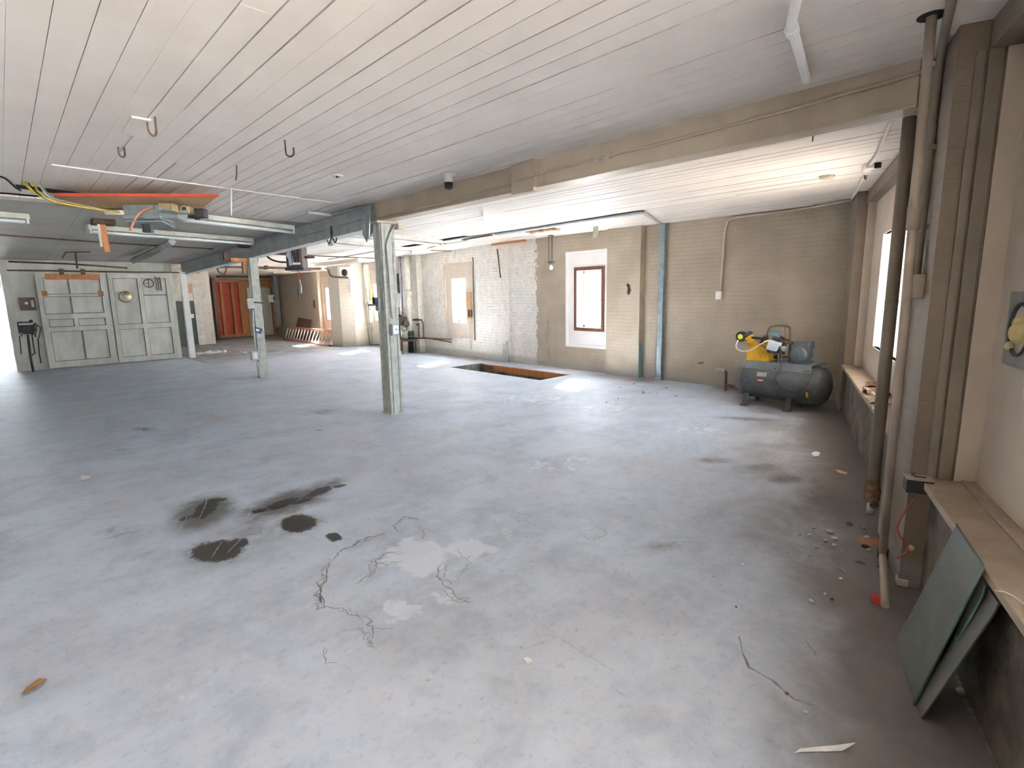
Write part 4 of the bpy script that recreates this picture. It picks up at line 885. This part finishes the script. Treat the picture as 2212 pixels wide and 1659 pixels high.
g=G(); g.box((bx(536),YE-.07,.02),(bx(586),YE-.03,at(560,622,1,YE)[2])); dr=obj('door_1',g,M('white door',(.62,.60,.53),(.56,.54,.47)),kind='structure'); 
obj('door_handle',G().ball((bx(541),YE-.10,1.0),.035),galv,dr)
single('dark_rail',G().box((bx(470),YE-.5,ztop+.1),(xr,YE-.35,ztop+.26)),rust,'dark rusty rail over the orange stud partition','rail')
single('door_post',G().box((X0b-.12-.0,YE-.35,0),(X0b+.0,YE-.2,ztop+.1)),brown,'dark post at the left edge of the orange stud partition','post')
g=G(); xd0=at(403,700,1,20.95)[0]; xd1=at(424,700,1,20.95)[0]; g.box((xd0-.3,20.93,.02),(xd1,21.0,at(410,650,1,20.95)[2])); o=obj('door_2',g,greend,kind='structure')
q=at(413,682,1,20.9); obj('door_handle',G().box(q-[.06,.04,.08],q+[.08,.02,.06]),whitep,o)
x=xd1; g=G(); g.box((x,20.9,0),(x+.22,21.0,2.2)); g.box((x-.9,20.92,at(410,650,1,20.95)[2]),(x,21.,2.3)); obj('trim_5',g,oldwhite,kind='structure')
a=at(400,613,1,20.85); b=at(417,633,1,20.85); single('tan_board',G().box(a,b+[0,.04,0]),sandp,'square tan board above the dark green door','board')
# crumpled plaster and plastic on the floor near there
for k,(px,py,sx,lb) in enumerate(((438,765,.22,'crumpled white sheet on the floor nearest the white column'),(463,762,.20,'crumpled white sheet in the middle of the floor scraps'),(490,761,.10,'small white scrap beside the crumpled sheets'),(524,763,.12,'white scrap furthest right towards the taped column'))):
    q=fl(px,py); g=G(); M_=7; vs=[];fs=[]
    for i in range(M_):
        for j in range(M_): vs.append(q+[(i/(M_-1)-.5)*2*sx+rng.normal(0,.03),(j/(M_-1)-.5)*.9*sx*2+rng.normal(0,.03),abs(rng.normal(0,.04))*(1 if 0<i<M_-1 and 0<j<M_-1 else .2)+.004])
    for i in range(M_-1):
        for j in range(M_-1): a_=i*M_+j; fs.append((a_,a_+M_,a_+M_+1,a_+1))
    g.add(vs,fs,True); single('plastic_scrap',g,paperm,lb,'scrap','white scraps near the taped column')

# ================================================================== BARN DOORS
def barn_door(n,x0,x1,cells):
    zt=2.25; W=x1-x0
    root=obj('door_%d'%n,G().box((x0,YB-.06,.03),(x1,YB-.045,zt)),M('dark door backing',(.13,.12,.10),(.08,.075,.06)),kind='structure')  # dark backing sheet that shows through the gaps round each panel
    g=G(); e=.011
    def solid(a,b,c,d): return any(fa-1e-6<=a and b<=fb+1e-6 and za-1e-6<=c and d<=zb_+1e-6 for fa,fb,za,zb_ in cells)
    for fa,fb,za,zb_ in cells: obj('panel',G().box((x0+fa*W+e,YB-.075,za+e),(x0+fb*W-e,YB-.05,zb_-e)),barnm,root,bevel=.002)
    fe=sorted({0,1,*[c[0] for c in cells],*[c[1] for c in cells]}); ze=sorted({.03,zt,*[c[2] for c in cells],*[c[3] for c in cells]})
    for i in range(len(ze)-1):
        run=None
        for j in range(len(fe)-1):
            ins=solid(fe[j],fe[j+1],ze[i],ze[i+1])
            if not ins: run=(run[0] if run else fe[j],fe[j+1])
            if run and (ins or j==len(fe)-2): g.box((x0+run[0]*W,YB-.115,ze[i]),(x0+run[1]*W,YB-.075,ze[i+1])); run=None
    obj('frame',g,barnm,root)
XD=at(243,690,1,YB-.07)[0]
barn_door(3,at(90,690,1,YB-.07)[0],XD-.012,[(.09,.53,.17,.88),(.535,.90,.17,.88),(.09,.44,.985,1.17),(.50,.90,.985,1.17),(.06,.44,1.29,1.70),(.445,.90,1.29,1.70),(.10,.44,1.75,2.13),(.445,.90,1.75,2.13)])
barn_door(4,XD+.012,at(376,690,1,YB-.07)[0],[(.07,.46,.15,.86),(.53,.93,.15,.86),(.07,.46,.98,2.13),(.53,.93,.98,1.70),(.53,.93,1.705,2.13)])
def onbarn(px,py,dy=.11): return at(px,py,1,YB-dy)
t=thing('door_track','thin dark iron track line above both barn doors','rail',onbarn(215,588)); 
p=[onbarn(x,y) for x,y in ((15,584),(120,585),(230,587),(430,589))]; obj('track',G().tube(p,.016),rust,t); p=[onbarn(x,y,.13) for x,y in ((18,565),(150,570),(275,579))]; obj('upper_track',G().tube(p,.02),rust,t)
a=onbarn(96,591); b=onbarn(216,604); t=thing('hanger_board','orange brown board bolted across the top of the left barn door','board',(a+b)/2)
obj('board',G().box((a[0],a[1]-.03,b[2]),(b[0],a[1]+.01,a[2])),orangew,t,bevel=.003)
for px in (133,179): q=onbarn(px,589,.14); obj('roller',G().box(q-[.04,.03,.05],q+[.04,.03,.09]),rust,t)
for px,lb in ((96,'small brown wood square at the left side of the left barn door'),(218,'small brown wood square at the right side of the left barn door')):
    q=onbarn(px,634); single('wood_square',G().box(q-[.05,.02,.055],q+[.05,.015,.055]),orangew,lb,'block',bevel=.002)
q=onbarn(271,641,.10); t=thing('hubcap','gold coloured hubcap hung on the right barn door','hubcap',q-[0,0,.14])
obj('disc',G().lathe(q,(0,-1,0),[(.14,0),(.145,.01),(.12,.035),(.085,.03),(.06,.05),(.0,.055)],32),gold,t); obj('emblem',G().lathe(q-[0,.05,0],(0,-1,0),[(.05,0),(.045,.012),(.0,.014)],20),whitep,t)
q=onbarn(321,612,.11); t=thing('steering_wheel','thin dark steel ring with a bar on the right barn door','wheel',q-[0,0,.11])
obj('rim',G().tube([q+[math.cos(a)*.11,0,math.sin(a)*.10] for a in np.linspace(0,2*PI,28)],.010,8),darkst,t); obj('spoke',G().tube([q+[0,0,.10],q-[0,0,.10]],.008).tube([q-[.11,0,0],q+[.0,0,0.0]],.006),darkst,t)
q=onbarn(341,612,.11); g=G()
for k in range(5): pts=[q+[-.05+.03*k+rng.normal(0,.01),-.01,.14-.08*j+rng.normal(0,.02)] for j in range(5)]; g.tube(pts,.007,6,1)
single('chain_bundle',g,rust,'rusty tangle of chain hanging beside the steel ring','chain')
a=onbarn(40,643,.02); b=onbarn(79,670,.02); t=thing('control_board','brown panel with a white knob and a glass tube left of the barn doors','panel',(a+b)/2)
obj('panel',G().box((a[0],a[1]-.03,b[2]),(b[0],a[1],a[2])),redbrn,t,bevel=.003); q=onbarn(57,655,.07); obj('knob',G().cyl(q,q+[0,.02,0],.03),whitep,t); q=onbarn(70,656,.07); obj('glass_tube',G().box(q-[.025,.0,.08],q+[.03,.02,.08]),paleg,t,bevel=.006)
# dark wire rack with a bag
Yr=16.3
def rk(px,py,dy=0): return at(px,py,1,Yr+dy)
t=thing('wire_rack','dark metal folding stand with a bag leaning by the barn doors','stand',rk(68,800))
g=G(); g.tube([rk(38,697),rk(67,696)],.014).tube([rk(38,697),rk(42,720),rk(47,727),rk(48,715),rk(41,717)],.012).tube([rk(75,698),rk(88,708),rk(84,731),rk(73,722),rk(75,698)],.012).tube([rk(79,703),rk(76,728)],.01).tube([rk(72,700),rk(70,725)],.012)
obj('frame',g,darkst,t); obj('bag',G().prism([rk(38,703),rk(69,702),rk(79,712),rk(70,722),rk(52,722),rk(40,716)],(0,.09,0)),black,t,bevel=.01)
for p,r in (([rk(60,723),rk(66,770),rk(72,803)],.024),([rk(42,725),rk(46,765)],.010),([rk(69,722),rk(73,750),rk(76,764)],.013),([rk(82,731),rk(85,765),rk(89,785)],.012)): obj('leg',G().tube(p,r,8),darkst,t)
obj('cross_bar',G().tube([rk(64,770),rk(76,763)],.013),darkst,t); obj('knob',G().ball(rk(67,694),.035),darkst,t)

# ================================================================== AIR COMPRESSOR
tx,tz,tr=7.55,.34,.247; ty0,ty1=1.985,3.17
t=thing('air_compressor','grey horizontal tank air compressor with a yellow pump standing in the corner','compressor',(tx,2.58,0))
prof=[(.0,0),(.10,.012),(.185,.045),(.232,.09),(tr,.14),(tr,ty1-ty0-.14),(.232,ty1-ty0-.09),(.185,ty1-ty0-.045),(.10,ty1-ty0-.012),(.0,ty1-ty0)]
tank=obj('tank',G().lathe((tx,ty0,tz),(0,1,0),prof,40),tankm,t)
for y in (2.42,2.98):
    for sx in (-1,1):
        obj('foot',G().prism([(tx+sx*.16,y-.035,.18),(tx+sx*.16,y+.035,.18),(tx+sx*.215,y+.03,.0),(tx+sx*.215,y-.03,.0)],(sx*.02,0,0)).box((tx+sx*.19,y-.045,0),(tx+sx*.27,y+.045,.014)),tankm,t)
zt=tz+tr-.012
g=G(); g.box((tx-.16,2.18,zt+.03),(tx+.16,3.06,zt+.042)); g.box((tx-.172,2.18,zt-.06),(tx-.160,3.06,zt+.042)); g.box((tx+.160,2.18,zt-.06),(tx+.172,3.06,zt+.042))
obj('top_plate',g,M('grey platform enamel',(.18,.195,.20),(.145,.155,.16),6,.45),t); zt+=.042
obj('platform_bracket',G().prism([(tx-.15,2.16,zt),(tx+.12,2.16,zt),(tx+.12,2.10,zt+.005),(tx-.05,2.09,zt+.005)],(0,0,.006)),tankm,t)
g=G()
for y in (2.215,2.245,2.62,3.03): g.cyl((tx-.172,y,zt-.075),(tx-.178,y,zt-.075),.009)
obj('bolts',g,black,t)
# yellow pump with two slanted cylinders
py=2.90
pm=obj('pump_body',G().prism([(tx-.10,py-.155,zt+.01),(tx-.10,py+.135,zt+.01),(tx-.10,py+.145,zt+.14),(tx-.10,py+.09,zt+.20),(tx-.10,py-.07,zt+.20),(tx-.10,py-.145,zt+.14)],(.20,0,0)).box((tx-.12,py-.17,zt),(tx+.12,py+.15,zt+.02)),yellow,t,bevel=.008)
for sg in (1,-1):
    o_=np.array([tx,py+sg*.06-.005,zt+.17]); ax=np.array([0,sg*.62,.78]); ax/=np.linalg.norm(ax)
    pr=[(.058,0)]
    for k in range(7): pr+=[(.072,.012+.02*k),(.072,.020+.02*k),(.056,.022+.02*k),(.056,.030+.02*k)]
    obj('cylinder',G().lathe(o_,ax,pr+[(.07,.16),(.07,.18)],20,smooth=False),yellow,t)
    obj('cylinder_head',G().lathe(o_+ax*.18,ax,[(.075,0),(.075,.045),(.06,.055)],20),darkst if sg<0 else black,t)
q=np.array([tx-.04,py+.255,zt+.315]); 
f1=obj('air_filter',G().lathe(q,(-1,0,0),[(.068,-.05),(.072,-.04),(.072,.02),(.06,.03)],28),black,t); obj('filter_cap',G().lathe(q-[.03,0,0],(-1,0,0),[(.036,0),(.036,.006)],24),yelcap,f1)
obj('filter_neck',G().cyl(q+[0,-.03,-.02],(tx-.02,py+.17,zt+.28),.03),black,t)
q=np.array([tx,py-.175,zt+.36]); f2=obj('air_filter',G().lathe(q-[0,0,.04],(0,0,1),[(.07,0),(.075,.005),(.075,.065),(.065,.075)],28),M('blue grey filter tin',(.16,.24,.28),(.12,.19,.22)),t); obj('filter_neck',G().cyl(q-[0,0,.12],q-[0,0,.04],.03),galv,t)
obj('intercooler_pipe',G().tube([(tx-.02,py+.15,zt+.30),(tx-.05,py+.06,zt+.31),(tx-.05,py-.05,zt+.30),(tx-.02,py-.12,zt+.31)],.017,10,2),black,t)
obj('discharge_pipe',G().tube([(tx+.02,py-.08,zt+.36),(tx+.02,py-.10,zt+.46),(tx+.03,py-.2,zt+.485),(tx+.05,py-.33,zt+.48),(tx+.06,py-.36,zt+.44),(tx+.06,py-.365,zt+.1),(tx+.06,py-.36,zt-.02)],.016,10,2),M('olive pipe',(.16,.14,.09),(.12,.10,.07)),t)
obj('copper_line',G().tube([(tx+.0,py-.30,zt+.47),(tx+.0,py-.315,zt+.42),(tx+.0,py-.32,zt+.1)],.007,8,1),copper,t)
# flywheel behind
fw=np.array([tx+.135,py-.10,zt+.19]); ring=G().lathe(fw,(1,0,0),[(.145,0),(.175,0),(.175,.05),(.145,.05),(.145,0)],32,caps=False)
for k in range(5): a=2*PI*k/5; ring.obox(fw+[.025,math.cos(a)*.085,math.sin(a)*.085],(.012,0,0),(0,math.cos(a)*.075,math.sin(a)*.075),(0,-math.sin(a)*.016,math.cos(a)*.016))
obj('flywheel',ring,M('rusty flywheel',(.16,.06,.035),(.11,.045,.03)),t)
# pressure switch and regulator
q=np.array([tx-.14,py-.23,zt+.20]); ps=obj('pressure_switch',G().obox(q+[0,0,.02],(0.05,0,0),(0,.07,.02),(0,-.02,.062)),M('pale blue grey switch cover',(.50,.56,.60),(.44,.5,.54)),t,bevel=.012)
obj('switch_base',G().box(q+[-.05,-.07,-.07],q+[.05,.065,-.045]),black,t); rg=obj('gauge',G().lathe(q+[-.02,-.13,.0],(-.6,-.6,-.3),[(.034,0),(.036,.03),(.03,.034)],20),galv,t)
obj('air_hose',G().tube([q+[-.03,-.08,.02],q+[-.05,-.12,-.05],q+[-.07,-.14,-.3],(tx-.262,py-.31,zt-.20),(tx-.268,py-.42,zt-.32),(tx-.270,py-.58,zt-.37),(tx-.262,py-.70,zt-.28),(tx-.22,py-.74,zt-.12),(tx-.17,py-.73,zt-.08)],.010,8,2),darkst,t)
obj('white_tube',G().tube([q+[-.01,.0,.08],q+[-.06,.06,.10],q+[-.07,.16,.03],q+[-.06,.29,-.06],q+[-.05,.42,-.08],q+[-.05,.50,-.02],q+[.02,.49,.07]],.008,8,2),wwire,t)
obj('down_pipe',G().cyl((tx-.12,py-.29,zt-.02),(tx-.12,py-.29,zt+.2),.014),motorm,t)
# motor
my=2.36; mz=zt+.125
mt=obj('motor',G().lathe((tx-.17,my,mz),(1,0,0),[(.0,0),(.085,.0),(.108,.022),(.112,.03),(.112,.25),(.10,.27),(.03,.275),(.025,.33)],32),motorm,t)
obj('motor_box',G().box((tx-.10,my-.115,mz+.07),(tx+.10,my+.085,mz+.165)),motorm,t,bevel=.01); obj('motor_base',G().box((tx-.12,my-.11,zt),(tx+.10,my+.11,zt+.03)),motorm,t)
obj('belt',G().tube([(tx+.15,my+.05,mz+.06),(tx+.16,py-.12,zt+.365)],.008).tube([(tx+.15,my+.05,mz-.05),(tx+.16,py-.12,zt+.02)],.008),black,t)
obj('power_cord',G().tube([(tx-.08,my+.09,mz+.12),(tx-.11,my+.25,mz+.17),(tx-.13,py-.28,zt+.26)],.009,8,1),black,t)
# plates, stickers and ports on the tank front
def onT(y,ang,r=tr+.001): return np.array([tx-r*math.cos(ang),y,tz+r*math.sin(ang)])
def sticker(name,y0,y1,a0,a1,m,r=tr+.0015):
    vs=[];fs=[];k=8
    for i in range(k+1):
        a=a0+(a1-a0)*i/k; vs+= [onT(y0,a,r),onT(y1,a,r),onT(y1,a,r-.003),onT(y0,a,r-.003)]
    for i in range(k):
        b=i*4
        for j in range(4): fs.append((b+j,b+(j+1)%4,b+4+(j+1)%4,b+4+j))
    fs+=[(3,2,1,0),(k*4,k*4+1,k*4+2,k*4+3)]
    return obj(name,G().add(vs,fs),m,t)
sticker('name_plate',2.71,2.835,.36,.60,M('worn plate',(.30,.29,.26),(.22,.215,.2),25)); sticker('warning_label',2.735,2.815,.08,.30,redw); sticker('label_band',2.742,2.808,.21,.285,black,tr+.0025); sticker('label_band',2.745,2.805,.13,.165,paperm,tr+.0025)
sticker('hazard_label',2.17,2.215,-.62,-.16,black); sticker('hazard_band',2.177,2.208,-.56,-.22,yellow,tr+.0025)
for y,a in ((3.01,.05),(2.46,-.18)): obj('port_plug',G().cyl(onT(y,a,tr-.01),onT(y,a,tr+.022),.026),tankm,t)
t.location.y+=.10
# spigot on the floor pipe beside it
q=at(1568,822,0,8.2); q=np.array([8.2,q[1],0])
t=thing('pipe_tap','small iron tap with a pale handle on a pipe left of the compressor','tap',q)
obj('pipe',G().tube([(8.2,q[1],0),(8.2,q[1],.30),(8.2,q[1]+.05,.33)],.02,8).tube([(8.2,q[1],.10),(8.2,q[1]-.14,.08)],.022),rust,t); obj('handle',G().obox((8.17,q[1]+.09,.335),(.01,0,0),(0,.075,.0),(0,0,.02)),galv,t)
q=at(1508,785,0,XW-.04); single('wall_hook',G().tube([q+[.04,0,0],q,q+[0,-.09,.02]],.008,6),rust,'thin iron hook sticking out low on the wall left of the tap','hook')

# ================================================================== RIGHT WALL
nX=np.array([1.,0,0])
a=at(1958,290,0,3.80); b=at(1895,1060,0,3.80)
pa=np.array([3.80,.79,2.52])
m_=pl(1921,700,nX,3.80)
pb=np.array([3.80,m_[1],.39]); pa=np.array([3.80,m_[1],2.52])
t=thing('drain_pipe','thick tan pipe hanging beside the right pier with a broken rusty end','pipe',(pb[0],pb[1],.2))
obj('pipe',G().cyl(pb,pa,.034,seg=20),taupel if 0 else taupe,t); obj('joint_ring',G().cyl((pb[0],pb[1],1.5),(pb[0],pb[1],1.515),.036),taupe,t)
obj('rusted_tee',G().lathe((pb[0],pb[1],.27),(0,0,1),[(.030,0),(.042,.02),(.046,.07),(.040,.1),(.036,.14)],18).cyl((pb[0]-.02,pb[1]-.01,.30),(pb[0]-.065,pb[1]-.03,.27),.024),M('rust flakes',(.23,.13,.07),(.10,.05,.03),22,.85,bmp=.6),t)
obj('open_end',G().lathe((pb[0],pb[1],.19),(0,0,1),[(.018,0),(.022,0),(.022,.09),(.018,.09),(.018,0)],16,caps=False),galv,t)
p0=at(1905,1215,2,0.01); p1=at(2013,34,2,2.765)
u0=(p0@D); 
t=thing('riser_pipe','slim tan pipe rising from floor to ceiling in front of the right pier','pipe',p0)
obj('pipe',G().tube([p0,p1],.021,14),taupel,t); dd_=(p1-p0)/np.linalg.norm(p1-p0); q=p0+dd_*1.93; obj('coupling',G().cyl(q-dd_*.055,q+dd_*.055,.028),taupel,t); obj('ceiling_hole',G().lathe(p1-[0,0,.004],(0,0,1),[(.055,0),(.055,.003)],20),voidm,t)
e1=fl(1912,1312,.02); obj('elbow_pipe',G().cyl(p0+ZU*.05,e1+ZU*.012,.019),taupel,t); obj('elbow_collar',G().cyl(p0+ZU*.03,p0+ZU*.085,.028),rust,t)
q=fl(1893,1301); single('plastic_scrap',G().obox(q+ZU*.02,(.028,.01,0),(-.006,.02,0),ZU*.02),redw,'crushed red plastic cap by the end of the slim pipe','cap',bevel=.006)
v_=-.613
p=[pl(2067,-40,ZU,2.745)]+[pl(2050,25,ZU,2.74),pl(x:=2036,95,N,v_),pl(2020,215,N,v_),pl(2004,380,N,v_),pl(1985,545,N,v_+.01),pl(1979,600,N,v_+.01)]
t=thing('wall_conduit','tan conduit bending off the ceiling down the right pier to a junction box','conduit',p[4]); obj('pipe',G().tube(p,.019,10,1),taupe,t)
for k,(x,y) in enumerate(((2010,320),(1993,490))): q=pl(x,y,N,v_); obj('strap',G().obox(q,D*.03,N*.021,ZU*.012),taupe,t)
p=[pl(1984,500,N,v_),pl(1981,560,N,v_),pl(1985,585,N,v_-.0)]
q=pl(1975,619,N,-.60); t=thing('junction_box','tan junction box on the right pier between the pipes','junction box',q-ZU*.06); obj('box',G().obox(q,D*.07,N*.035,ZU*.062),taupel,t,bevel=.005); obj('lid',G().obox(q+N*.037,D*.062,N*.003,ZU*.055),taupel,t,bevel=.002)
# black electrical box with red wire on the near pier
q=pl(1984,1045,D,3.25); q=D*3.25+N*(-.645)+ZU*q[2]
q=pl(1983,1047,D,3.26)
t=thing('black_box','small black electrical box with a grey lid at the start of the near sill','electrical box',q-ZU*.04)
obj('box',G().obox(q,D*.045,N*.056,ZU*.035),black,t,bevel=.003); obj('lid',G().obox(q+ZU*.038,D*.048,N*.058,ZU*.003),taupel,t); obj('slot',G().obox(q+ZU*.042-N*.005,D*.008,N*.025,ZU*.001),black,t); obj('screw',G().cyl(q+ZU*.04+D*.025+N*.02,q+ZU*.055+D*.025+N*.02,.008),rust,t)
p=[pl(x,y,D,3.22) for x,y in ((1975,1078),(1958,1100),(1940,1130),(1938,1145),(1948,1165))]; q2=[pl(x,y,D,3.25) for x,y in ((1958,1175),(1965,1185),(1950,1200),(1937,1206))]
single('red_wire',G().tube(p+q2,.0035,6,2),redw,'thin red wire hanging below the black box','wire')
q=pl(1968,1184,D,3.28); single('wire_connector',G().ball(q,.016),sandp,'pale wire cap with dark leads below the black box','cap')
# vent plate on the near boarded bay
u0_,u1_,z0_,z1_=2.86,3.165,1.245,1.565; um,zm=(u0_+u1_)/2,(z0_+z1_)/2
t=thing('vent_plate','square tin vent plate with a round hole stuffed with yellow foam','vent plate',RW(um,-.89,z0_))
hr=.115; ring=[(um+hr*1.0*math.cos(a),zm+hr*math.sin(a)) for a in np.linspace(0,2*PI,33)[:-1]]
sq=[]
for a in np.linspace(0,2*PI,33)[:-1]:
    c_,s_=math.cos(a),math.sin(a); k=max(abs(c_),abs(s_)); sq.append((um+(u1_-u0_)/2*c_/k,zm+(z1_-z0_)/2*s_/k))
vs=[RW(u,-.893,z) for u,z in sq]+[RW(u,-.893,z) for u,z in ring]+[RW(u,-.898,z) for u,z in sq]+[RW(u,-.898,z) for u,z in ring]; fs=[]
for i in range(32):
    j=(i+1)%32; fs+=[(i,j,32+j,32+i),(64+i,96+i,96+j,64+j),(i,64+i,64+j,j)]
obj('plate',G().add(vs,fs),plate,t)
obj('collar',G().lathe(RW(um,-.90,zm),N,[(hr,-.10),(hr,.012),(hr-.012,.012),(hr-.012,-.10)],32,caps=False),darkst,t)
g=G()
for k in range(16): a=rng.uniform(0,2*PI); r=rng.uniform(0,.07); g.ball(RW(um+r*math.cos(a),-.905+rng.uniform(-.02,.01),zm-.01+r*math.sin(a)),rng.uniform(.022,.04),8,(1,1,1.2))
g.ball(RW(um+.075,-.89,zm-.075),.02,8)
obj('foam',g,foam,t)
# things on the sills
def crumple(name,c,r,m,label,cat,group=None,n=6,h=.015):
    vs=[];fs=[];c=np.array(c,float)
    for i in range(n):
        for j in range(n): vs.append(c+D*((i/(n-1)-.5)*2*r*rng.uniform(.8,1.2))+N*((j/(n-1)-.5)*r*1.3*rng.uniform(.8,1.2))+ZU*(.002+abs(rng.normal(0,h))))
    for i in range(n-1):
        for j in range(n-1): a=i*n+j; fs.append((a,a+n,a+n+1,a+1))
    return single(name,G().add(vs,fs,True),m,label,cat,group)
zs=.621
for k,(u,v,r,lb) in enumerate(((5.9,-.80,.16,'large torn brown paper at the back of the far sill'),(6.3,-.83,.10,'curled brown paper beside the large torn one on the far sill'),(5.45,-.76,.13,'brown paper scrap nearest the pier on the far sill'))): crumple('paper_scrap',RW(u,v,zs),r,leafm if k!=2 else sandp,lb,'scrap','papers on the far sill')
single('wood_strip',G().obox(RW(5.75,-.755,zs+.012),D*.33+N*.03,N*.012,ZU*.012),creamp,'narrow pale wood strip lying along the far sill','strip')
crumple('paper_scrap',RW(5.45,-.80,zs+.0),.07,oldwhite,'white torn scrap by the pale wood strip on the far sill','scrap','papers on the far sill')
p=[RW(u,v,zs+z) for u,v,z in ((2.12,-.66,.0),(2.10,-.685,.012),(2.02,-.72,.006),(1.9,-.77,.004),(1.7,-.82,.004))]; single('thin_wire',G().tube(p,.0018,6,1),wwire,'thin pale wire lying across the edge of the near sill','wire')
# leaning glass sheets
sl_v0,sl_z=-.535,.62
def tilt_plane(v0,v1,z1):
    up=N*(v1-v0)+ZU*z1; nn=np.cross(D,up); nn/=np.linalg.norm(nn); nn=nn if nn@N>0 else -nn
    return nn, nn@(N*v0)
def sheet(name,label,pix,v0,v1,z1,m,me_,th=.006,clampz=True):
    nn,val=tilt_plane(v0,v1,z1); pts=[pl(x,y,nn,val) for x,y in pix]
    pts=[p if p[2]>.003 else p+(N*(v1-v0)+ZU*z1)*((.003-p[2])/z1) for p in pts]
    base=sum(pts)/len(pts); base[2]=min(p[2] for p in pts)
    t=thing(name,label,'glass sheet',base,'sheets leaning under the near sill')
    obj('sheet',G().prism(pts,-nn*th),m,t,bevel=.001)
    k=len(pts); g=G()
    return t,pts,nn
t,pts,nn=sheet('glass_sheet','large dusty green glass sheet leaning in front of the others against the near sill',((2066,1133),(2120,1216),(2124,1226),(1972,1529),(1964,1529),(1947,1482),(1931,1440),(1930,1392),(1950,1352),(1953,1342),(1960,1338)),-.535,-.662,.64,glassd,glasse)
obj('polished_edge',G().tube([pts[0],pts[1],pts[2],pts[3]],.0045,6),glasse,t)
t,pts,nn=sheet('glass_sheet','second green glass sheet showing as a narrow wedge behind the largest one',((2085,1180),(2118,1248),(2128,1266),(2122,1290),(2050,1415),(1978,1528),(1960,1500)),-.56,-.675,.60,glassd,glasse)
obj('polished_edge',G().tube([pts[2],pts[3],pts[4],pts[5]],.0045,6),glasse,t)
t,pts,nn=sheet('metal_sheet','dull grey sheet furthest right behind the green glass',((2090,1200),(2118,1245),(2156,1303),(2148,1322),(1990,1552),(1982,1552),(1968,1528)),-.540,-.68,.56,silvr,glasse)
nn2,val2=tilt_plane(-.55,-.70,.57)
a=pl(2119,1245,nn2,val2); b=pl(2153,1303,nn2,val2); obj('edge_channel',G().tube([a,b],.014,6),rust,t)

# ================================================================== LOOSE BITS ON THE FLOOR
def flat_bit(name,pix,m,label,cat,z=.004,th=.0015,group=None,curl=.0):
    pts=[fl(x,y,z) for x,y in pix]
    for i in range(len(pts)): pts[i][2]+=curl*((i*37)%5)/5
    return single(name,G().prism(pts,(0,0,th)),m,label,cat,group)
flat_bit('paper_scrap',((174,1031),(178,1028),(195,1029),(193,1033),(177,1037),(174,1035)),paperm,'small white paper scrap on the left of the floor','paper',.006,.006)
flat_bit('paper_strip',((1716,1627),(1728,1620),(1800,1615),(1844,1606),(1849,1609),(1820,1622),(1790,1626),(1735,1628)),paperm,'long torn white paper strip on the floor in the foreground','paper',.004,.002,curl=.01)
flat_bit('leaf',((46,1500),(58,1488),(85,1470),(101,1468),(96,1476),(72,1490),(52,1502)),leafm,'brown curled leaf near the left bottom of the floor','leaf',.006,.003,curl=.01)
flat_bit('plaster_flake',((1130,1426),(1138,1422),(1148,1426),(1150,1432),(1138,1434)),paperm,'white plaster flake in the middle of the near floor','flake',.003,.008)
flat_bit('wood_splinter',((1805,1017),(1812,1016),(1830,1022),(1828,1026),(1812,1022)),sandp,'pale splinter on the dirty floor by the right wall','splinter',.003,.006)
flat_bit('paper_scrap',((1752,980),(1762,976),(1772,979),(1768,986),(1757,987)),paperm,'white scrap on the floor below the far sill','scrap',.003,.008)
q=fl(2017,1472); q=fl(2074,1500); single('foam_crumb',G().ball(q+ZU*.014,.016,8,(1,1,.8)),sandp,'yellow crumb on the floor right of the leaning sheets','crumb')
q=fl(1947,1262); single('brick_chip',G().obox(q+ZU*.02,(.03,.01,0),(-.008,.025,0),ZU*.018),creamp,'broken pale brick chip at the corner of the right pier','chip',bevel=.006)
def pebble(m):
    g=G(); g.ball((0,0,.008),.012,6,(1.2,.9,.6)); g.v=[(x*rng.uniform(.75,1.25),y*rng.uniform(.75,1.25),max(0,z)) for x,y,z in g.v]
    o=obj('plaster_crumb',g,m,loc=(0,0,0)); return o
protos=[pebble(chipm),pebble(chipm),pebble(paperm),pebble(rust)]
spots=[(1757,1142,.9),(1792,1152,1.5),(1748,1157,1.0),(1783,1170,.9),(1803,1166,1.6),(1802,1180,1.0),(1736,1160,.6),(1764,1186,.7),(1868,1184,1.5),(1876,1190,1.0),(1749,1202,.7),(1818,1192,.6),(1727,1157,.8),(1700,1194,.6),(1816,1252,.7),(1782,1285,.6),(1752,1300,.9),(1797,1296,.6),(1820,1233,.5),(1825,1236,.5),(1723,1048,.6),(1750,1073,.7),(1866,1142,.8),(1872,1163,1.0),(1774,1018,.6),(1530,920,.6),(1300,890,.5),(1160,928,.5),(1235,1010,.5),(1067,1012,.7),(1264,1030,.5),(1520,1070,.7),(1605,1220,.6),(1541,1246,.5),(1390,1305,.5),(1590,1312,.5),(1245,1362,.6),(1126,1400,.5),(1099,1342,.5),(925,1470,.5),(1013,1205,.5),(630,945,.6),(395,905,.6),(940,1455,.4),(1700,1500,.6),(1740,1540,.5),(1360,1420,.5),(1420,850,.8),(1335,862,.9),(1440,838,1.0),(1310,870,.9),(1390,848,1.0),(1370,830,1.1),(1460,856,.8),(1340,838,.8)]
for k,(px,py,s_) in enumerate(spots):
    src=protos[3 if k%9==8 or k>46 else k%3]; o=src if (k<3) else src.copy()
    if k>=3: C.objects.link(o)
    if k==0: pass
    p=fl(px,py); o.location=p; sz=s_*rng.uniform(.9,1.3); o.scale=(sz,sz*rng.uniform(.7,1.2),sz); o.rotation_euler=(0,0,rng.uniform(0,6))
    tag(o,'small plaster or rust crumb scattered on the concrete floor','crumb','crumbs scattered on the floor')
bpy.data.objects.remove(protos[3])
